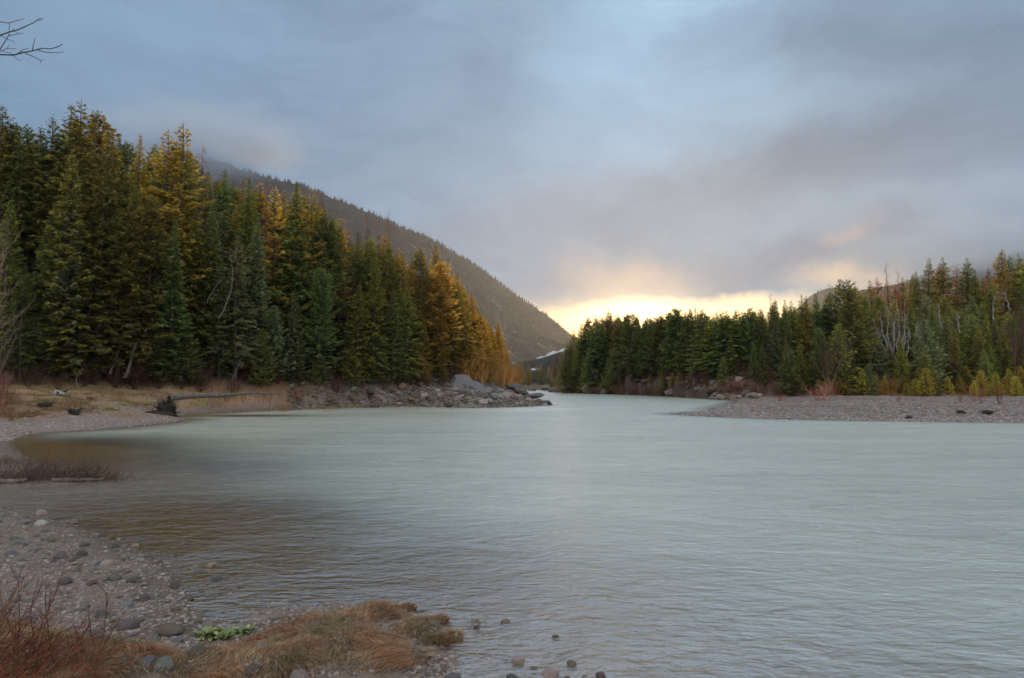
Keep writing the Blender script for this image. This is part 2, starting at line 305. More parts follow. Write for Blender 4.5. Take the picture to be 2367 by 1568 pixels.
#@@TERRAIN
# ------------------------------------------------------------------ terrain sheet (polar grid round the viewer, real heights)
an = np.concatenate([np.linspace(-180, -50, 40)[:-1], np.linspace(-50, -40, 25)[:-1], np.linspace(-40, 40, 640), np.linspace(40, 50, 25)[1:], np.linspace(50, 180, 40)[1:-1]])
an = np.radians(an); rad = np.concatenate([[0.5], np.geomspace(1.5, 25, 170), np.geomspace(25, 420, 420)[1:], np.geomspace(420, 9000, 40)[1:]])
AA, RR = np.meshgrid(an, rad); TX = np.sin(AA)*RR; TY = np.cos(AA)*RR
TZ, dl, dr, df, hl, hr, dd = height(TX, TY, True)
na, nr = len(an), len(rad)
def gcol():
    shp = TX.shape; c = np.zeros(shp+(3,)); a = TX/np.maximum(TY, 1)
    def put(mask, rgb): c[...] = c*(1-mask[..., None])+np.array(rgb)*mask[..., None]
    n1 = fbm(TX*0.12, TY*0.12, 4); n2 = fbm(TX*0.8, TY*0.8, 4); n3 = fbm(TX*0.3+9, TY*0.3, 3)
    put(np.ones(shp), (0.175, 0.130, 0.055))                                   # bed
    land = np.where(TY < 26, ss(dd, -2.4, -0.5), ss(dd, -0.15, 0.25)); put(ss(TY, 95, 110)*ss(a, 0.04, .08), (0.10, 0.068, 0.05))
    farL = ss(TY, 34, 40)*ss(dl, -0.1, 0.4)
    put(land, (0.19, 0.15, 0.125))
    grassL = farL*ss(dl-0.3-5.5*ss(-a, 0.45, 0.65)+(n3-0.5)*(1+4*ss(-a, .4, .6)), 0, 1.2)
    put(farL, (0.235, 0.185, 0.17))
    put(grassL, (0.27, 0.18, 0.105)); put(grassL*ss(a, -0.47, -0.38), (0.30, 0.17, 0.105)); put(grassL*ss(n2, 0.55, 0.7), (0.20, 0.16, 0.06)); put(grassL*ss(n1, 0.42, 0.55)*0.7, (0.20, 0.12, 0.08))
    rub = farL*ss(a, -0.30, -0.26); put(rub, (0.14, 0.10, 0.075)); put(rub*ss(n2, 0.5, 0.65), (0.22, 0.19, 0.17))
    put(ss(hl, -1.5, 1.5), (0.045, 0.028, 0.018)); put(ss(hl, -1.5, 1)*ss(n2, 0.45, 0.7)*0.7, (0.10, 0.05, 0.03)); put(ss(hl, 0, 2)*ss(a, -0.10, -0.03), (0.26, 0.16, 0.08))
    rr = ss(dr, -0.1, 0.3); put(rr, (0.225, 0.18, 0.165)); put(rr*ss(n3, 0.45, 0.6)*0.7, (0.15, 0.115, 0.10))
    bank = rr*ss(hr, -9, -4)*(1-ss(a, 0.34, 0.42)); put(bank, (0.22, 0.17, 0.15))
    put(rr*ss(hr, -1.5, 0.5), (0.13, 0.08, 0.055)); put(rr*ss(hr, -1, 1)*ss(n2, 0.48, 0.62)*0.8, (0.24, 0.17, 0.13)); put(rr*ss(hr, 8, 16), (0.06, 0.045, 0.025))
    put(rr*ss(hr, -4, -1)*ss(a, 0.4, 0.5)*(1-ss(hr, 1, 3)), (0.17, 0.10, 0.06))
    put(ss(df, 0, 5)*(hl < 0)*(hr < 0), (0.10, 0.075, 0.045)); put(ss(TY, 600, 900), (0.07, 0.055, 0.035))
    nearg = land*(TY < 13)*ss(TZ+0.25*(n2-0.5), 0.17, 0.30); put(nearg*(dl > -0.5), (0.19, 0.11, 0.06))
    put(land*(TY < 36)*(TY > 0)*ss(n2, 0.55, 0.75)*0.4, (0.16, 0.12, 0.06))
    wetb = np.exp(-(np.clip(dd, 0, 99)/0.5))*(dd > 0)*0.45; c[...] = c*(1-wetb[..., None])
    return np.concatenate([c, np.ones(shp+(1,))], -1)
GC = gcol()
V = np.stack([TX, TY, TZ], -1).reshape(-1, 3)
i, j = np.meshgrid(np.arange(nr-1), np.arange(na), indexing='ij'); j2 = (j+1) % na
F = np.stack([i*na+j, i*na+j2, (i+1)*na+j2, (i+1)*na+j], -1).reshape(-1, 4)[:, ::-1]
cap = np.stack([np.zeros(na-2, int), np.arange(1, na-1), np.arange(2, na)], -1)[:, ::-1]
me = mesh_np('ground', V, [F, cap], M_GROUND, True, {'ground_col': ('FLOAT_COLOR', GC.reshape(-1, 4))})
tag(link('ground', me), kind='structure')

# ------------------------------------------------------------------ river
def water_mat():
    m, n, out = newmat('river_water'); g = n.n('ShaderNodeNewGeometry').outputs['Position']
    at = lambda k: n.n('ShaderNodeAttribute', attribute_name=k).outputs['Fac']
    depth, foam, calm = at('murk'), at('foam'), at('calm')
    mp = n.n('ShaderNodeMapping', {'Vector': g, 'Rotation': (0, 0, R(-24)), 'Scale': (0.7, 1.25, 1)}).outputs[0]
    a = n.noise(mp, 0.9, 5, 0.6, 0.6); b = n.noise(mp, 3.5, 4, 0.6, 0.8); cc = n.noise(n.n('ShaderNodeMapping', {'Vector': g, 'Rotation': (0, 0, R(-8)), 'Scale': (0.05, 0.22, 1)}).outputs[0], 1.6, 7, 0.62, 0.8)
    mp2 = n.n('ShaderNodeMapping', {'Vector': g, 'Rotation': (0, 0, R(30)), 'Scale': (1.0, 2.2, 1)}).outputs[0]
    d = n.noise(mp2, 2.6, 3, 0.55, 1.0)
    hgt = n.m('ADD', n.m('MULTIPLY', a, 0.5), n.m('ADD', n.m('MULTIPLY', b, 0.16), n.m('MULTIPLY', d, 0.18)))
    bp = n.n('ShaderNodeBump', {'Height': hgt, 'Strength': n.m('SUBTRACT', 0.85, n.m('MULTIPLY', calm, 0.45)), 'Distance': 0.28})
    silt = n.ramp(n.m('ADD', n.m('MULTIPLY', cc, 0.62), n.m('MULTIPLY', a, 0.38)), [(0.38, (0.345, 0.36, 0.285)), (0.52, (0.42, 0.445, 0.36)), (0.68, (0.52, 0.53, 0.44))])
    fm = n.m('MULTIPLY', foam, n.ramp(n.noise(mp, 2.2, 6, 0.7, 0.5), [(0.45, 0.0), (0.56, 1.0)]))
    silt = n.mix(fm, silt, (0.85, 0.88, 0.88))
    dif = n.n('ShaderNodeBsdfDiffuse', {'Color': silt, 'Normal': bp.outputs[0]})
    tr = n.n('ShaderNodeBsdfTransparent', {'Color': (0.84, 0.70, 0.38, 1)})
    mk = n.m('ADD', depth, n.m('MULTIPLY', n.m('SUBTRACT', n.noise(mp, 0.5, 4, 0.6), 0.5), 0.35), clamp=True)
    mk = n.m('MULTIPLY', mk, depth, clamp=True)
    mk = n.m('MAXIMUM', mk, fm)
    body = n.n('ShaderNodeMixShader', {0: mk, 1: tr.outputs[0], 2: dif.outputs[0]})
    gl = n.n('ShaderNodeBsdfGlossy', {'Color': (1, 1, 1, 1), 'Roughness': n.m('SUBTRACT', 0.26, n.m('MULTIPLY', calm, 0.14)), 'Normal': bp.outputs[0]})
    fr = n.n('ShaderNodeFresnel', {'IOR': 1.33, 'Normal': bp.outputs[0]}).outputs[0]
    fr = n.m('MULTIPLY', fr, 0.5, clamp=True)
    mx = n.n('ShaderNodeMixShader', {0: fr, 1: body.outputs[0], 2: gl.outputs[0]})
    n.t.links.new(mx.outputs[0], out.inputs[0]); return m
shal = 1.0-np.exp(-(np.clip(-dd-0.1, 0, 60)/3.6)**1.5)
murk = np.clip(shal*0.95+0.03, 0, 1); wfar = ss(TY, 24, 46); murk = murk*(1-wfar)+wfar*np.clip(1-np.exp(-np.clip(-dd, 0, 60)/1.6)+0.15, 0, 1)
lft = ss(-TX/np.maximum(TY, 1), 0.12, 0.55)*(1-ss(TY, 24, 44)); murk = murk*(1-0.8*lft*np.exp(-np.clip(-dd, 0, 60)/7.0))
aW = TX/np.maximum(TY, 1)
for sx_, sy_, ra_, rb_, kk_ in ((400, 1235, 2.6, 2.6, 0.9), (250, 1200, 3.0, 2.2, 0.8), (560, 1290, 1.6, 1.4, 0.45), (120, 1030, 4.5, 5.0, 0.75), (60, 1150, 3, 2, .6), (560, 961, 5, 2.0, .9)):
    p = gnd(sx_, sy_); murk = murk*(1-kk_*np.exp(-(((TX-p[0])/ra_)**2+((TY-p[1])/rb_)**2)))
foam = np.exp(-((-dd-1.0)/2.2)**2)*(TY > 68)*(TY < 112)*ss(aW, -0.30, -0.12)*(dl > dr)*0.8
for fx, fy, fr_, fk in ((1390, 941, 1.8, 0.9), (1270, 945, 4, 0.6), (1180, 948, 4, 0.7), (1060, 949, 3, 0.6), (700, 952, 4, 0.5), (860, 975, 7, 0.28)):
    p = gnd(fx, fy); foam = np.maximum(foam, fk*np.exp(-(((TX-p[0])/(fr_*1.6))**2+((TY-p[1])/fr_)**2)))
calm = np.zeros_like(TX)
for sx_, sy_, ra_, rb_ in ((360, 1240, 4.2, 5.0), (120, 1040, 9, 8), (620, 1330, 3.5, 3), (560, 961, 7, 3)):
    p = gnd(sx_, sy_); calm = np.maximum(calm, np.exp(-(((TX-p[0])/ra_)**2+((TY-p[1])/rb_)**2)))
sel = (RR < 460)
nr2 = int((rad < 460).sum())
V = np.stack([TX[:nr2], TY[:nr2], np.zeros_like(TX[:nr2])], -1).reshape(-1, 3)
F = F[:(nr2-1)*na]
wetm = (dd[:nr2] < 1.6).reshape(-1)
F = F[wetm[F].any(1)]
used = np.unique(F); remap = np.zeros(len(V), int); remap[used] = np.arange(len(used))
me = mesh_np('river', V[used], remap[F], water_mat(), True, {'murk': ('FLOAT', murk[:nr2].reshape(-1)[used]), 'foam': ('FLOAT', foam[:nr2].reshape(-1)[used]), 'calm': ('FLOAT', calm[:nr2].reshape(-1)[used])})
tag(link('river_water', me), kind='structure')

# ------------------------------------------------------------------ mountains
def mountain_mat():
    m, n, out = newmat('mountain'); g = n.n('ShaderNodeNewGeometry').outputs['Position']
    a = n.noise(g, 0.012, 6, 0.65); b = n.noise(g, 0.05, 5, 0.7)
    c = n.ramp(n.m('ADD', n.m('MULTIPLY', a, 0.6), n.m('MULTIPLY', b, 0.4)), [(0.35, (0.022, 0.021, 0.026)), (0.52, (0.040, 0.036, 0.040)), (0.68, (0.065, 0.056, 0.056))])
    sn = n.m('MULTIPLY', n.ramp(n.noise(g, 0.011, 3, 0.5), [(0.60, 0.0), (0.64, 1.0)]), n.ramp(n.noise(g, 0.09, 4, 0.75), [(0.56, 0.0), (0.62, 1.0)]))
    c = n.mix(n.m('MULTIPLY', sn, 0.7), c, (0.6, 0.62, 0.66))
    p = n.n('ShaderNodeBsdfDiffuse', {'Color': c}); n.t.links.new(p.outputs[0], out.inputs[0]); return m
M_MT = mountain_mat(); M_FAR = None
def mountain(name, prof, D, foot, nx=260, ny=60, seed=0, back=900):
    """ridge: (px, py) of the crest at distance D(px); the slope falls towards foot metres nearer"""
    ps = np.linspace(prof[0][0], prof[-1][0], nx); pys = np.interp(ps, [p[0] for p in prof], [p[1] for p in prof]); Ds = np.interp(ps, [p[0] for p in prof], [p[2] for p in prof])
    s = np.concatenate([np.linspace(0, 1, ny), 1+np.linspace(0, 1, 12)[1:]])
    P, S = np.meshgrid(np.arange(nx), s)
    Dc = Ds[P]; zc = 3+(384-pys[P])/683*Dc
    d = np.where(S <= 1, Dc-foot*(1-S), Dc+back*(S-1))
    x = (ps[P]-512)/683*Dc*1.0
    t = np.where(S <= 1, S, 2-S)
    z = -2+(zc+2)*(t**1.15)
    gull = (fbm(x*0.006+seed, d*0.0015, 5)-0.5)*0.30*zc*t*(1-t)*2.4
    z = z+gull+(fbm(x*0.03+seed, d*0.03, 3)-0.5)*14*t*(1-0.5*t)
    V = np.stack([x, d, z], -1).reshape(-1, 3); ny2 = len(s)
    i, j = np.meshgrid(np.arange(ny2-1), np.arange(nx-1), indexing='ij')
    F = np.stack([i*nx+j, i*nx+j+1, (i+1)*nx+j+1, (i+1)*nx+j], -1).reshape(-1, 4)
    tag(link(name, mesh_np(name, V, F, M_MT, True)), kind='structure')
    return V.reshape(ny2, nx, 3)[:ny]
MT1 = mountain('mountain', [(-260, 175, 2300), (0, 150, 2300), (100, 141, 2300), (150, 140, 2300), (200, 155, 2350), (255, 172, 2400), (303, 184, 2400), (367, 211, 2400), (432, 239, 2500), (475, 264, 2600), (519, 297, 2700), (545, 314, 2800), (556, 323, 2800), (575, 338, 2900), (605, 358, 3000), (680, 378, 3000)], 0, 1500, back=200)
MT2 = mountain('mountain', [(760, 345, 2900), (790, 318, 2900), (812, 296, 2900), (830, 287, 2800), (860, 290, 2700), (900, 284, 2500), (950, 266, 2400), (985, 256, 2300), (1024, 250, 2300), (1250, 225, 2300)], 0, 1100, seed=50, back=200)
def spikes(name, pts, hts, seed, colr):
    r = np.random.default_rng(seed); n = len(pts); k = 5
    ang = r.random((n, 1))*6.28+np.arange(k)*2*np.pi/k; rad_ = hts[:, None]*(0.16+0.08*r.random((n, 1)))
    ring = np.stack([pts[:, None, 0]+np.cos(ang)*rad_, pts[:, None, 1]+np.sin(ang)*rad_, np.repeat(pts[:, 2:3]+hts[:, None]*0.08-1, k, 1)], -1)
    tip = (pts+np.stack([np.zeros(n), np.zeros(n), hts], -1))[:, None]
    V = np.concatenate([ring, tip], 1).reshape(-1, 3); b = np.arange(n)*(k+1)
    F = np.concatenate([np.stack([b+q, b+(q+1) % k, b+k], -1) for q in range(k)])
    o = link(name, mesh_np(name, V, F, M_SPIKE)); o.color = (*colr, 1); return o
M_SPIKE = objcol_mat('far_conifers', vary=0.35)
def scatter_mt(grid, n, seed, h0, h1, smin=0.0):
    r = np.random.default_rng(seed); ny, nx, _ = grid.shape
    u = r.random(n)*(nx-1.001); v = (ny-1.001)*(1-(1-smin)*r.random(n)**1.0)
    i = v.astype(int); j = u.astype(int); fu = (u-j)[:, None]; fv = (v-i)[:, None]
    p = (grid[i, j]*(1-fu)+grid[i, j+1]*fu)*(1-fv)+(grid[i+1, j]*(1-fu)+grid[i+1, j+1]*fu)*fv
    keep = fbm(p[:, 0]*0.004, p[:, 1]*0.004, 4) > 0.36
    p = p[keep]; return p, h0+(h1-h0)*r.random(len(p))
p, h = scatter_mt(MT1, 34000, 3, 6, 11); r_ = np.random.default_rng(8)
jj = r_.random(900)*(MT1.shape[1]-1.001); q = jj.astype(int); f = (jj-q)[:, None]; pr = MT1[-1, q]*(1-f)+MT1[-1, q+1]*f
p = np.concatenate([p, pr]); h = np.concatenate([h, 7+9*r_.random(900)])
tag(spikes('mountain_forest', p, h, 1, (0.030, 0.027, 0.031)), 'dense conifer forest covering the slopes of the long dark mountain', 'forest', kind='stuff')
p, h = scatter_mt(MT2, 9000, 5, 7, 13)
tag(spikes('mountain_forest', p, h, 2, (0.030, 0.026, 0.028)), 'conifer forest on the mist covered hill behind the gravel bar', 'forest', kind='stuff')
#@@END_TERRAIN
# ------------------------------------------------------------------ wood and foliage builders
class TB:                                  # tubes gathered into one mesh
    def __init__(s): s.V = []; s.F = []; s.n = 0
    def tube(s, pts, rads, k=5):
        pts = np.asarray(pts, float); rads = np.asarray(rads, float); n = len(pts)
        t = np.gradient(pts, axis=0); t /= np.linalg.norm(t, axis=1)[:, None]+1e-9
        up = np.where(np.abs(t[:, 2:3]) > 0.9, [[1., 0, 0]], [[0, 0, 1.]])
        a = np.cross(t, up); a /= np.linalg.norm(a, axis=1)[:, None]+1e-9; b = np.cross(t, a)
        if np.abs(t[0, 2]) > 0.5: a = np.cross(t, [[0, 1., 0.01]]); a /= np.linalg.norm(a, axis=1)[:, None]; b = np.cross(t, a)
        th = np.arange(k)*2*np.pi/k
        ring = pts[:, None]+rads[:, None, None]*(np.cos(th)[None, :, None]*a[:, None]+np.sin(th)[None, :, None]*b[:, None])
        i, j = np.meshgrid(np.arange(n-1), np.arange(k), indexing='ij'); j2 = (j+1) % k; o = s.n
        s.V.append(ring.reshape(-1, 3)); s.F.append(o+np.stack([i*k+j, i*k+j2, (i+1)*k+j2, (i+1)*k+j], -1).reshape(-1, 4)); s.n += n*k
    def mesh(s, name, mat, smooth=True): return mesh_np(name, np.concatenate(s.V), np.concatenate(s.F), mat, smooth)

def conifer(seed, H=22.0, width=0.17, bare=0.15, power=0.8, whorl=0.5, per=6, droop=0.35, tuft=0.42, dens=1.0, up=0.5, top_round=0.0, lean=0.0, gap=0.12):
    """returns (trunk mesh, crown mesh) of a conifer of height H: whorls of drooping branches carrying needle sprays"""
    r = np.random.default_rng(seed); tb = TB()
    zt = np.linspace(0, H, 12); bx = lean*H*(zt/H)**1.5+0.10*np.sin(zt*0.3+seed); by = 0.10*np.cos(zt*0.37+seed)
    r0 = 0.0125*H+0.03
    tb.tube(np.stack([bx, by, zt], -1), r0*np.clip((1-zt/H), 0.02, 1)**0.8*np.where(zt < 0.3, 1.35, 1), 7)
    fx = lambda z: (np.interp(z, zt, bx), np.interp(z, zt, by))
    T = []
    z = bare*H
    sect = r.random(8)*0.5+0.75
    while z < H*0.985:
        t = (z/H-bare)/(1-bare)
        prof = (1-t)**power if top_round == 0 else ((1-t)**power*(1-top_round)+top_round*math.sqrt(max(0, 1-t**3.0)))
        low = min(1.0, 0.55+t*3.5)
        Rm = width*H*prof*low+0.05*min(1, (1-t)*12)
        nb = max(3, int(per*(0.75+0.5*r.random())))
        a0 = r.random()*6.28
        for q in range(nb):
            if r.random() < gap: continue
            ang = a0+q*2*math.pi/nb+r.normal()*0.25
            L = Rm*(0.62+0.55*r.random())*sect[int(ang/6.2832*8) % 8]
            e0 = -droop*0.5+(up+droop)*t**1.3+r.normal()*0.08
            ns = max(3, int(L/0.35)); s = np.linspace(0, 1, ns+1)
            hx = s*L; hz = L*(np.tan(e0)*s-droop*0.55*(s**2)*(1-t)+0.16*s**4)
            cx, cyy = fx(z); ca, sa = math.cos(ang), math.sin(ang)
            bp = np.stack([cx+hx*ca, cyy+hx*sa, z+hz], -1)
            if L > 0.5: tb.tube(bp[[0, len(bp)//2, -1]], [0.012*L+0.012, 0.008*L+0.008, 0.006], 3)
            # sprays
            m = max(4, int(L/tuft*6.5*dens)); u = 0.12+0.88*r.random(m)**0.75
            side = np.where(r.random(m) < 0.5, -1, 1); P = np.stack([np.interp(u, s, bp[:, k]) for k in range(3)], -1)
            fwd = np.array([ca, sa, 0]); lat = np.array([-sa, ca, 0])
            sl = (0.30*L*(1-u)+0.16+0.1*tuft)*(0.5+0.7*r.random(m))
            d = fwd*(0.55+0.35*r.random((m, 1)))+lat*side[:, None]*(0.75*r.random((m, 1))+0.15)+np.array([0, 0, 1])*(r.normal(size=(m, 1))*0.16-0.22*droop)
            d /= np.linalg.norm(d, axis=1)[:, None]
            w_ = r.random((m, 1))
            T.append(np.concatenate([P+d*(sl[:, None]*w_*0.9), d, np.full((m, 1), min(1.0, 0.35+L*0.5))*(0.7+0.6*r.random((m, 1)))], 1))
        z += whorl*(0.75+0.5*r.random())*(0.55+0.6*(1-t))*H/22
    T = np.concatenate(T); P, D, S = T[:, :3], T[:, 3:6], T[:, 6:7]*tuft*(H/22)**0.5
    # a leader shoot
    n = len(P); side = np.cross(D, [0, 0, 1.]); side /= np.linalg.norm(side, axis=1)[:, None]+1e-9; tw = r.normal(size=(n, 1))*0.5
    nrm = np.cross(side, D); sv = side*np.cos(tw)+nrm*np.sin(tw)
    l, w = S*1.25, S*0.30
    A = P-D*l*0.35; B = P+sv*w; C = P+D*l*0.75+nrm*S*0.10*r.normal(size=(n, 1)); E = P-sv*w
    # two forked needles sprays per point
    D2 = D*0.75+sv*0.6; D3 = D*0.75-sv*0.6
    B2 = P+D2*l*0.65; B3 = P+D3*l*0.65
    V = np.stack([A, B, C, E, B2-D*w*0.2, B3-D*w*0.2, P-D*w], 1).reshape(-1, 3); b = np.arange(n)*7
    F4 = np.stack([b, b+1, b+2, b+3], -1); F3 = np.concatenate([np.stack([b+6, b+4, b+1], -1), np.stack([b+6, b+3, b+5], -1)])
    return tb.mesh('trunk', M_BARK), mesh_np('crown', V, [F4, F3], M_FOL)
def branchy(seed, H=9, stems=1, spread=0.5, levels=3, r0=0.09, mat=None, k=4, nsub=(5, 8), up=0.35, wig=0.12, twig=0.5, startlow=0.25):
    """bare broadleaf tree, shrub or dead top: stems that fork into finer twigs, one mesh"""
    r = np.random.default_rng(seed); tb = TB()
    def grow(p, d, L, rad, lev):
        n = 6 if lev < 2 else 4; pts = [p]; dirs = [d]
        for i in range(n):
            d = d+r.normal(size=3)*wig+np.array([0, 0, up*0.12]); d = d/np.linalg.norm(d); p = p+d*L/n; pts.append(p); dirs.append(d)
        tb.tube(pts, np.linspace(rad, max(rad*0.25, 0.003), n+1), k if lev == 0 else 3)
        if lev < levels:
            for q in range(r.integers(nsub[0], nsub[1]+1)):
                t = (startlow if lev == 0 else 0.15)+(0.98-(startlow if lev == 0 else 0.15))*r.random(); i = min(int(t*n), n-1); f = t*n-i
                pp = pts[i]*(1-f)+pts[i+1]*f; dd_ = dirs[i+1]+r.normal(size=3)*twig+np.array([0, 0, up*0.5]); dd_ /= np.linalg.norm(dd_)
                grow(pp, dd_, L*(0.38+0.3*r.random())*(1.15-0.5*t), rad*0.45*(1.1-0.6*t), lev+1)
    for s in range(stems):
        a = r.random()*6.28; d = np.array([math.cos(a)*spread*r.random(), math.sin(a)*spread*r.random(), 1.0]); d /= np.linalg.norm(d)
        off = np.array([r.normal()*0.04*H*(stems > 1), r.normal()*0.04*H*(stems > 1), -0.1])
        grow(off, d, H*(0.75+0.3*r.random()) if stems > 1 else H, r0, 0)
    return tb.mesh('stems', mat or M_TWIG)
def snag(seed, H=22):                       # dead spire: straight pole with short thin broken limbs
    r = np.random.default_rng(seed); tb = TB(); zt = np.linspace(0, H, 9)
    tb.tube(np.stack([0.1*np.sin(zt*.4), 0*zt, zt], -1), 0.011*H*np.clip(1-zt/H, .04, 1), 6); tw = TB()
    for z in np.arange(H*0.35, H*0.97, 0.16):
        a = r.random()*6.28; L = (0.35+0.9*r.random())*(1.1-z/H)*0.10*H+0.25; s = np.linspace(0, 1, 4)
        p = np.stack([s*L*math.cos(a), s*L*math.sin(a), z+0.15*L*s-0.25*L*s*s], -1); tw.tube(p, np.linspace(0.03, 0.010, 4), 3)
        for q in range(3):
            f = 0.3+0.6*r.random(); b0 = p[0]*(1-f)+p[-1]*f; tw.tube([b0, b0+r.normal(size=3)*0.22*L+np.array([0, 0, -.05])], [0.016, 0.006], 3)
    return tb.mesh('trunk', M_PALE if False else M_BARK), tw.mesh('crown', M_TWIG)

PROTO = {'fir': [(conifer(11+i, 22, 0.195+0.015*(i % 3), 0.05+0.025*i, 0.95+0.06*(i % 2), per=6, droop=0.38+0.05*i, gap=0.1), 22) for i in range(5)],
         'spruce': [(conifer(31+i, 22, 0.155, 0.04, 1.05, per=7, droop=0.25, whorl=0.46, gap=0.05), 22) for i in range(3)],
         'round': [(conifer(41+i, 20, 0.19, 0.10, 0.70, per=6, droop=0.25, top_round=0.15+.1*i, whorl=0.5, gap=0.1, up=0.7), 20) for i in range(3)],
         'larch': [(conifer(51+i, 24, 0.15, 0.22, 0.85, per=5, droop=0.22, whorl=0.56, dens=0.85, gap=0.2, tuft=0.36, top_round=.08, up=.4), 24) for i in range(3)],
         'young': [(conifer(61+i, 7, 0.27, 0.01, 0.95, per=8, droop=0.1, whorl=0.75, dens=1.2, gap=0.05, up=0.9, tuft=0.40), 7) for i in range(4)],
         'snag': [(snag(71+i), 22) for i in range(2)]}
for k_ in list(PROTO): PROTO[k_] = [(t_, c_, h_) for (t_, c_), h_ in PROTO[k_]]
ONES = ['', 'first', 'second', 'third', 'fourth', 'fifth', 'sixth', 'seventh', 'eighth', 'ninth', 'tenth', 'eleventh', 'twelfth', 'thirteenth', 'fourteenth', 'fifteenth', 'sixteenth', 'seventeenth', 'eighteenth', 'nineteenth']
TENS = {2: ('twentieth', 'twenty'), 3: ('thirtieth', 'thirty'), 4: ('fortieth', 'forty'), 5: ('fiftieth', 'fifty'), 6: ('sixtieth', 'sixty'), 7: ('seventieth', 'seventy'), 8: ('eightieth', 'eighty'), 9: ('ninetieth', 'ninety')}
def ordinal(n):
    if n < 20: return ONES[n]
    if n < 100: return TENS[n//10][0] if n % 10 == 0 else TENS[n//10][1]+'-'+ONES[n % 10]
    return 'hundred-and-'+ordinal(n-100) if n > 100 else 'hundredth'
COLS = {'dark green': (0.045, 0.068, 0.020), 'deep green': (0.050, 0.080, 0.024), 'olive green': (0.062, 0.073, 0.020), 'blue-green': (0.068, 0.095, 0.042), 'mid green': (0.070, 0.098, 0.022),
        'yellow-green': (0.11, 0.11, 0.022), 'golden': (0.33, 0.27, 0.075), 'pale gold': (0.42, 0.35, 0.12), 'rust brown': (0.24, 0.13, 0.05), 'grey brown': (0.13, 0.09, 0.07), 'bright green': (0.12, 0.14, 0.025)}  # gold is larch needles; on other conifers it is painted-in sunlight
TREES = []                                   # (px, row, side, kind, colour, root)
rt = random.Random(5)
def add_tree(x, y, H, kind, colr, row, side, wid=1.0, lean=0.0, rot=None):
    t_, c_, h0 = rt.choice(PROTO[kind]); name = {'fir': 'fir_tree', 'spruce': 'spruce_tree', 'round': 'pine_tree', 'larch': 'larch_tree', 'young': 'young_fir', 'snag': 'dead_tree'}[kind]
    z = hz(x, y)-0.15
    e = bpy.data.objects.new(name, None); col.objects.link(e); e.location = (x, y, z); e.empty_display_size = 0.5
    s = H/h0; e.scale = (s*wid, s*wid, s); e.rotation_euler = (0, lean, rot if rot is not None and lean else 0)
    rz = rt.random()*6.28
    t = link('trunk', t_, e); t.rotation_euler[2] = rz
    cr = link('crown', c_, e); cr.rotation_euler[2] = rz
    k = 0.8+0.4*rt.random(); b = COLS[colr]; gd = colr in ('golden', 'pale gold'); k *= 2.5*(1.65 if side == 'R' else 1.35) if colr not in ('golden', 'pale gold', 'rust brown', 'grey brown') else 1.35; cr.color = (b[0]*k*((1.0+0.16*rt.random()) if gd else (1.10+0.28*rt.random())), b[1]*k*(1.0 if gd else .96), b[2]*k*(1.05 if gd else 1.35), 1)
    TREES.append([512+683*x/y, row, side, kind, colr, e, H])
    return e
def ztop(px, py, d):
    r = ray(px, py); return CZ+r[2]/r[1]*d
def place_top(sx, sy, kind, colr, H, row, side, dmin, dmax, wid=1.0, lean=0.0):
    """tree whose top is seen at (sx, sy) of the full-size picture: walk back into the forest until a tree of height H reaches that line of sight"""
    px, py = sx/2.4414, sy/2.4414; ds = np.linspace(dmin, dmax, 60); xs = (px-512)/683*ds*1.0
    rx = ray(px, py); xs = rx[0]/rx[1]*ds
    g = height(xs, ds); need = CZ+rx[2]/rx[1]*ds-g; i = int(np.argmin(np.abs(need-H)+0.02*(ds-dmin))); Hn = float(np.clip(need[i], 2.0, 34))
    return add_tree(float(xs[i]), float(ds[i]), Hn, kind, colr, row, side, wid, lean, 0.0)
def base_d(hill, px, dmax=330):
    ds = np.linspace(40, dmax, 500); s = sdf(hill, (px-512)/683*ds, ds); k = np.nonzero(s > 0.3)[0]
    return float(ds[k[0]]) if len(k) else None
dg, de, ol, bg_, mg, yg, go, pg, ru, gb, br = list(COLS)
